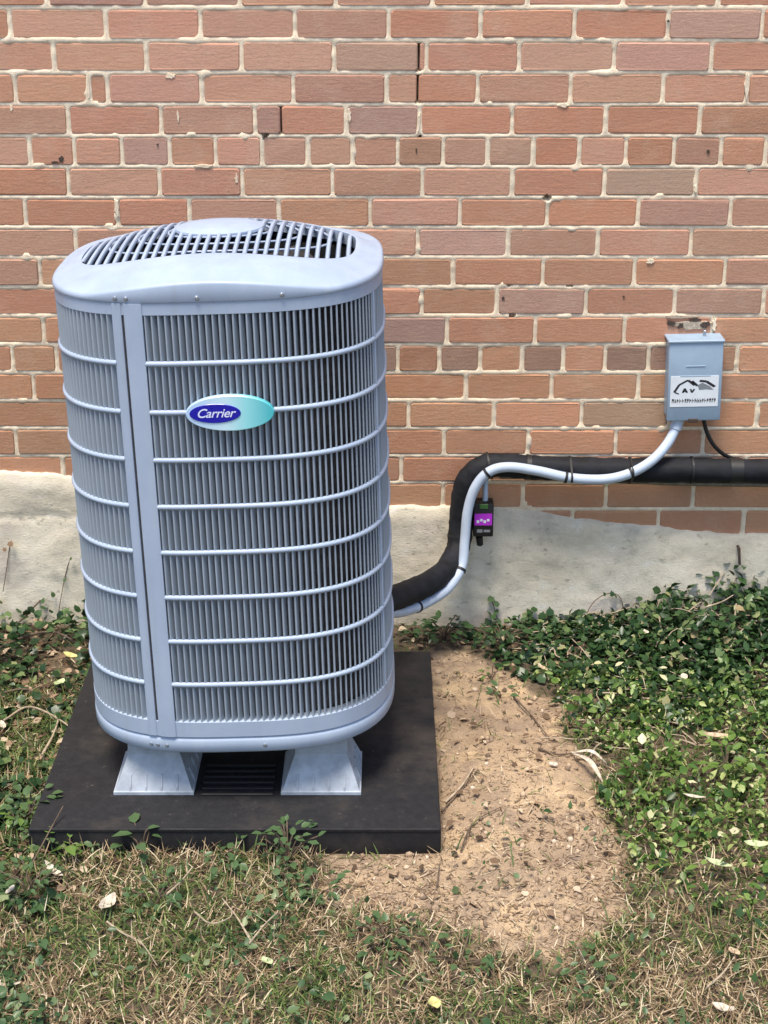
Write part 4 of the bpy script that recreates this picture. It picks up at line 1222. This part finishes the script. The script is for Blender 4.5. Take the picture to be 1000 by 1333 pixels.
weed(578, 826, 'dark leafy plant on the ground below the pipe by the concrete base', 46, .055, .05, .026, 'ivy_leaf')
weed(655, 838, 'dark bushy ivy plant at the near end of the ivy bed under the green shoot', 60, .075, .065, .026, 'ivy_leaf')
weed(540, 822, 'small dark plant close to the right rear edge of the air conditioner', 24, .04, .035, .022, 'ivy_leaf')
weed(945, 795, 'tall leafy ivy clump standing highest against the concrete', 70, .08, .15, .028, 'ivy_leaf')
def wall_shoot(px_list, leaf_px, label, size=.018, mat='ivy_leaf', yoff=-.03):
    P_ = [at_y(px, py, yoff + .015 * k / max(1, len(px_list))) for k, (px, py) in enumerate(px_list)]
    lf_ = [(tuple(at_y(px, py, yoff - .004)), rng.uniform(-1.2, 1.2), rng.uniform(.5, 1.3), rng.uniform(.7, 1.2)) for px, py in leaf_px]
    b = P_[0].copy()
    sprig('vine_shoot', b, [P_], label, 'vine', lf_, mat, size, None, IVY, 'twig_bark', .0010)
wall_shoot([(652, 832), (650, 815), (645, 797), (640, 778)], [(640, 784), (649, 790), (645, 800), (640, 805), (652, 812), (655, 820), (640, 818)], 'green vine shoot climbing the concrete just right of the pipe', .020, 'weed_leaf')
wall_shoot([(700, 840), (697, 822), (692, 800)], [(690, 800), (696, 797), (688, 806)], 'dark shoot with a single leaf pair on the concrete left of its twin', .02)
wall_shoot([(706, 840), (707, 820), (716, 798)], [(705, 806), (716, 802), (719, 808)], 'dark shoot with two upright leaves on the concrete below the pipe', .02)
wall_shoot([(760, 835), (762, 806), (772, 785), (790, 773), (806, 776), (812, 795), (815, 830)], [(788, 776), (797, 777), (803, 779), (767, 803), (812, 800), (814, 806), (822, 800)], 'thin looping vine arching over the pale concrete above the ivy', .015)
wall_shoot([(945, 790), (952, 765), (958, 755)], [(955, 765), (962, 768), (948, 775), (940, 778), (965, 780), (956, 785), (970, 786), (935, 788)], 'tallest ivy shoot rising in front of the concrete at the right', .024, 'weed_leaf')
wall_shoot([(4, 770), (8, 745), (13, 708)], [(13, 712), (7, 718)], 'bare brown stem with a shrivelled leaf at the far left of the concrete', .016, 'leaf_litter')
wall_shoot([(76, 800), (80, 775), (86, 745), (92, 725)], [(92, 730), (84, 757), (70, 778), (55, 786)], 'thin stem climbing the concrete just left of the air conditioner', .015, 'weed_leaf')

# dry leaves lying about
def dry_leaf(px, py, L, W, yaw, mat, label, lift=.012, curl=.55):
    p = at_z(px, py, .02); z = gz(p.x, p.y) + lift
    bm = bmesh.new(); n = 7; rows = []
    for i in range(n):
        t = i / (n - 1); w = W / 2 * (math.sin(math.pi * min(1, t * .92 + .06)) ** .8) * rng.uniform(.85, 1.1)
        yl = (t - .5) * L; zz = curl * L * ((t - .5) ** 2) + rng.uniform(-.0008, .0008)
        rows.append([bm.verts.new((-w, yl + rng.uniform(-.001, .001), zz + w * .45)), bm.verts.new((0, yl, zz)), bm.verts.new((w, yl + rng.uniform(-.001, .001), zz + w * .35))])
    for a_, b_ in zip(rows, rows[1:]):
        for j in range(2): bm.faces.new((a_[j], a_[j + 1], b_[j + 1], b_[j]))
    me = bpy.data.meshes.new('dry_leaf'); bm.to_mesh(me); bm.free()
    o = link('dry_leaf', me, M[mat], None, True)
    o.location = (p.x, p.y, z); o.rotation_euler = (rng.uniform(-.15, .25), rng.uniform(-.25, .25), yaw)
    tag(o, label, 'dry leaf', 'dry leaves lying on the lawn')
W_, T_, Y_L, G_ = 'dry_leaf_white', 'dry_leaf_tan', 'dry_leaf_yellow', 'dry_leaf_green'
dry_leaf(70, 1136, .058, .018, .75, W_, 'long curled whitish leaf below the front left corner of the pad')
dry_leaf(141, 1186, .060, .026, -.25, W_, 'largest white dry leaf upright in the lawn at the lower left', .02)
dry_leaf(8, 1283, .050, .018, 1.35, W_, 'pale leaf at the very left edge of the lawn')
dry_leaf(902, 1060, .046, .022, 1.0, W_, 'cream leaf bent over the creeping plants at the right', .045)
dry_leaf(983, 1121, .046, .024, 1.1, G_, 'pale yellow green leaf near the right border of the creeping plants', .04)
dry_leaf(932, 1141, .050, .026, 1.2, G_, 'yellow green leaf lying flat over the shaded hollow at the right', .03)
dry_leaf(942, 1319, .040, .018, .9, W_, 'beige leaf lying on dry grass at the lower right', .018)
dry_leaf(705, 877, .030, .018, .7, T_, 'tan leaf lodged at the edge of the ivy above the dirt', .03)
dry_leaf(890, 897, .022, .016, .2, W_, 'little white leaf fragment in the middle of the ivy bed', .05)
dry_leaf(839, 848, .016, .014, .5, W_, 'tiny white leaf fragment high in the dark ivy', .07)
dry_leaf(565, 1318, .026, .022, .3, Y_L, 'bright yellow leaf at the bottom of the lawn', .02)
dry_leaf(347, 1259, .026, .020, .6, G_, 'small cream leaf in the middle of the front lawn', .02)
dry_leaf(92, 862, .036, .020, 1.2, Y_L, 'yellowish leaf in the litter left of the air conditioner base', .03)
dry_leaf(79, 897, .036, .024, -.3, G_, 'pale green leaf beside the rear left of the pad', .03)
dry_leaf(3, 945, .030, .016, .4, W_, 'white leaf at the left edge in the brown litter', .02)
dry_leaf(15, 1172, .022, .012, -.5, W_, 'small white leaf among the weeds at the lower left', .03)
dry_leaf(930, 975, .052, .015, 1.3, T_, 'long brown leaf lying across the creeping plants', .045)
dry_leaf(955, 1245, .026, .018, .4, T_, 'tan leaf on the lawn near the right edge', .02)
dry_leaf(720, 1008, .020, .014, .9, W_, 'little pale leaf chip on the dirt by the forked husk', .006)
dry_leaf(535, 1200, .030, .016, .7, T_, 'tan leaf where the dirt meets the lawn', .008)
# forked husk
hb = at_z(744, 984, .03); hz = gz(hb.x, hb.y) + .012
husk = empty('forked_husk', (hb.x, hb.y, hz)); tag(husk, 'pale forked dry husk on the dirt at the edge of the creeping plants', 'dry husk')
for tip_px, w in (((790, 994), .0058), ((786, 1024), .0062)):
    tp = at_z(*tip_px, .03); tp.z = gz(tp.x, tp.y) + .012
    b0 = Vector((hb.x, hb.y, hz)); md = (b0 + tp) / 2 + Vector((.004, .004, .014))
    pc = catmull([b0, md, tp], 6)
    bm = bmesh.new(); rows = []
    dirv = (tp - b0).normalized(); sd = dirv.cross(Vector((0, 0, 1))).normalized()
    for i, p in enumerate(pc):
        ww = w * math.sin(math.pi * (0.12 + .83 * i / (len(pc) - 1)))
        rows.append([bm.verts.new(p - sd * ww + Vector((0, 0, .004))), bm.verts.new(p), bm.verts.new(p + sd * ww + Vector((0, 0, .004)))])
    for a_, b_ in zip(rows, rows[1:]):
        for j in range(2): bm.faces.new((a_[j], a_[j + 1], b_[j + 1], b_[j]))
    from_bm('husk_blade', bm, M['dry_leaf_white'], husk, True, 60)

def twig(px_pts, rad, mat, label, lift=.006, zz=None):
    P_ = []
    for k, (px, py) in enumerate(px_pts):
        p = at_z(px, py, .02); p.z = gz(p.x, p.y) + lift + (zz[k] if zz else 0); P_.append(p)
    bm = bmesh.new(); c_ = catmull(P_, 5)
    tube(bm, c_, [rad * (1 - .5 * i / len(c_)) for i in range(len(c_))], 6)
    tag(from_bm('twig', bm, M[mat], None, True, 60), label, 'twig')
twig([(580, 1042), (600, 1030), (617, 1008)], .0026, 'twig_pale', 'pale twig lying on the dirt close to the right pad edge')
twig([(575, 1052), (590, 1040), (610, 1024), (622, 1012)], .0020, 'twig_bark', 'dark twig lying beside the pale twig near the pad')
twig([(700, 985), (725, 988), (752, 984)], .0026, 'twig_bark', 'dark twig touching the forked husk')
twig([(668, 905), (690, 930), (715, 965)], .0022, 'twig_bark', 'long brown runner stem crossing the upper dirt')
twig([(560, 1190), (568, 1160), (572, 1130)], .0020, 'twig_bark', 'dark crooked twig on the lower dirt')
twig([(600, 1110), (612, 1080), (630, 1068), (650, 1062)], .0017, 'twig_bark', 'thin root curving over the middle of the dirt')
twig([(140, 1208), (160, 1222), (185, 1238), (205, 1262)], .0020, 'twig_pale', 'pale straw stem trailing from the largest white leaf', .02)
twig([(218, 1178), (235, 1162), (252, 1143)], .0022, 'twig_pale', 'straight pale stalk in the lawn below the left riser foot', .03)
twig([(325, 1240), (345, 1218), (362, 1202)], .0020, 'twig_pale', 'pale stalk forming the right arm of a V in the lawn', .03)
twig([(328, 1238), (310, 1208), (290, 1183)], .0020, 'twig_pale', 'pale stalk forming the left arm of a V in the lawn', .03)
twig([(255, 1200), (275, 1215), (300, 1208), (302, 1195)], .0018, 'twig_pale', 'hooked pale stem in the middle of the lawn', .03)
twig([(920, 1295), (940, 1278), (955, 1256)], .0022, 'twig_pale', 'straight pale stalk in the lawn at the lower right', .025)
twig([(40, 1135), (60, 1112), (85, 1085)], .0020, 'twig_bark', 'bare brown stem leaning on the front left corner of the pad', .02, [0, .02, .055])
twig([(0, 855), (40, 838), (75, 836), (110, 852)], .0036, 'twig_bark', 'thick brown stick lying in the ivy left of the air conditioner', .04)
twig([(0, 905), (35, 900), (70, 918)], .0030, 'twig_bark', 'brown stick in the litter left of the pad', .02)
twig([(5, 940), (40, 925), (85, 945), (95, 960)], .0026, 'twig_pale', 'pale bent stick in the litter beside the pad', .02)
twig([(55, 985), (70, 960), (78, 935)], .0034, 'twig_pale', 'stout pale stick standing along the left pad edge', .02)
twig([(15, 830), (60, 800), (95, 770)], .0024, 'twig_bark', 'brown stem rising out of the ivy left of the unit', .04, [0, .03, .08])
twig([(915, 845), (935, 838), (950, 830)], .0022, 'twig_pale', 'grey stem crossing the dark ivy at the right', .12)
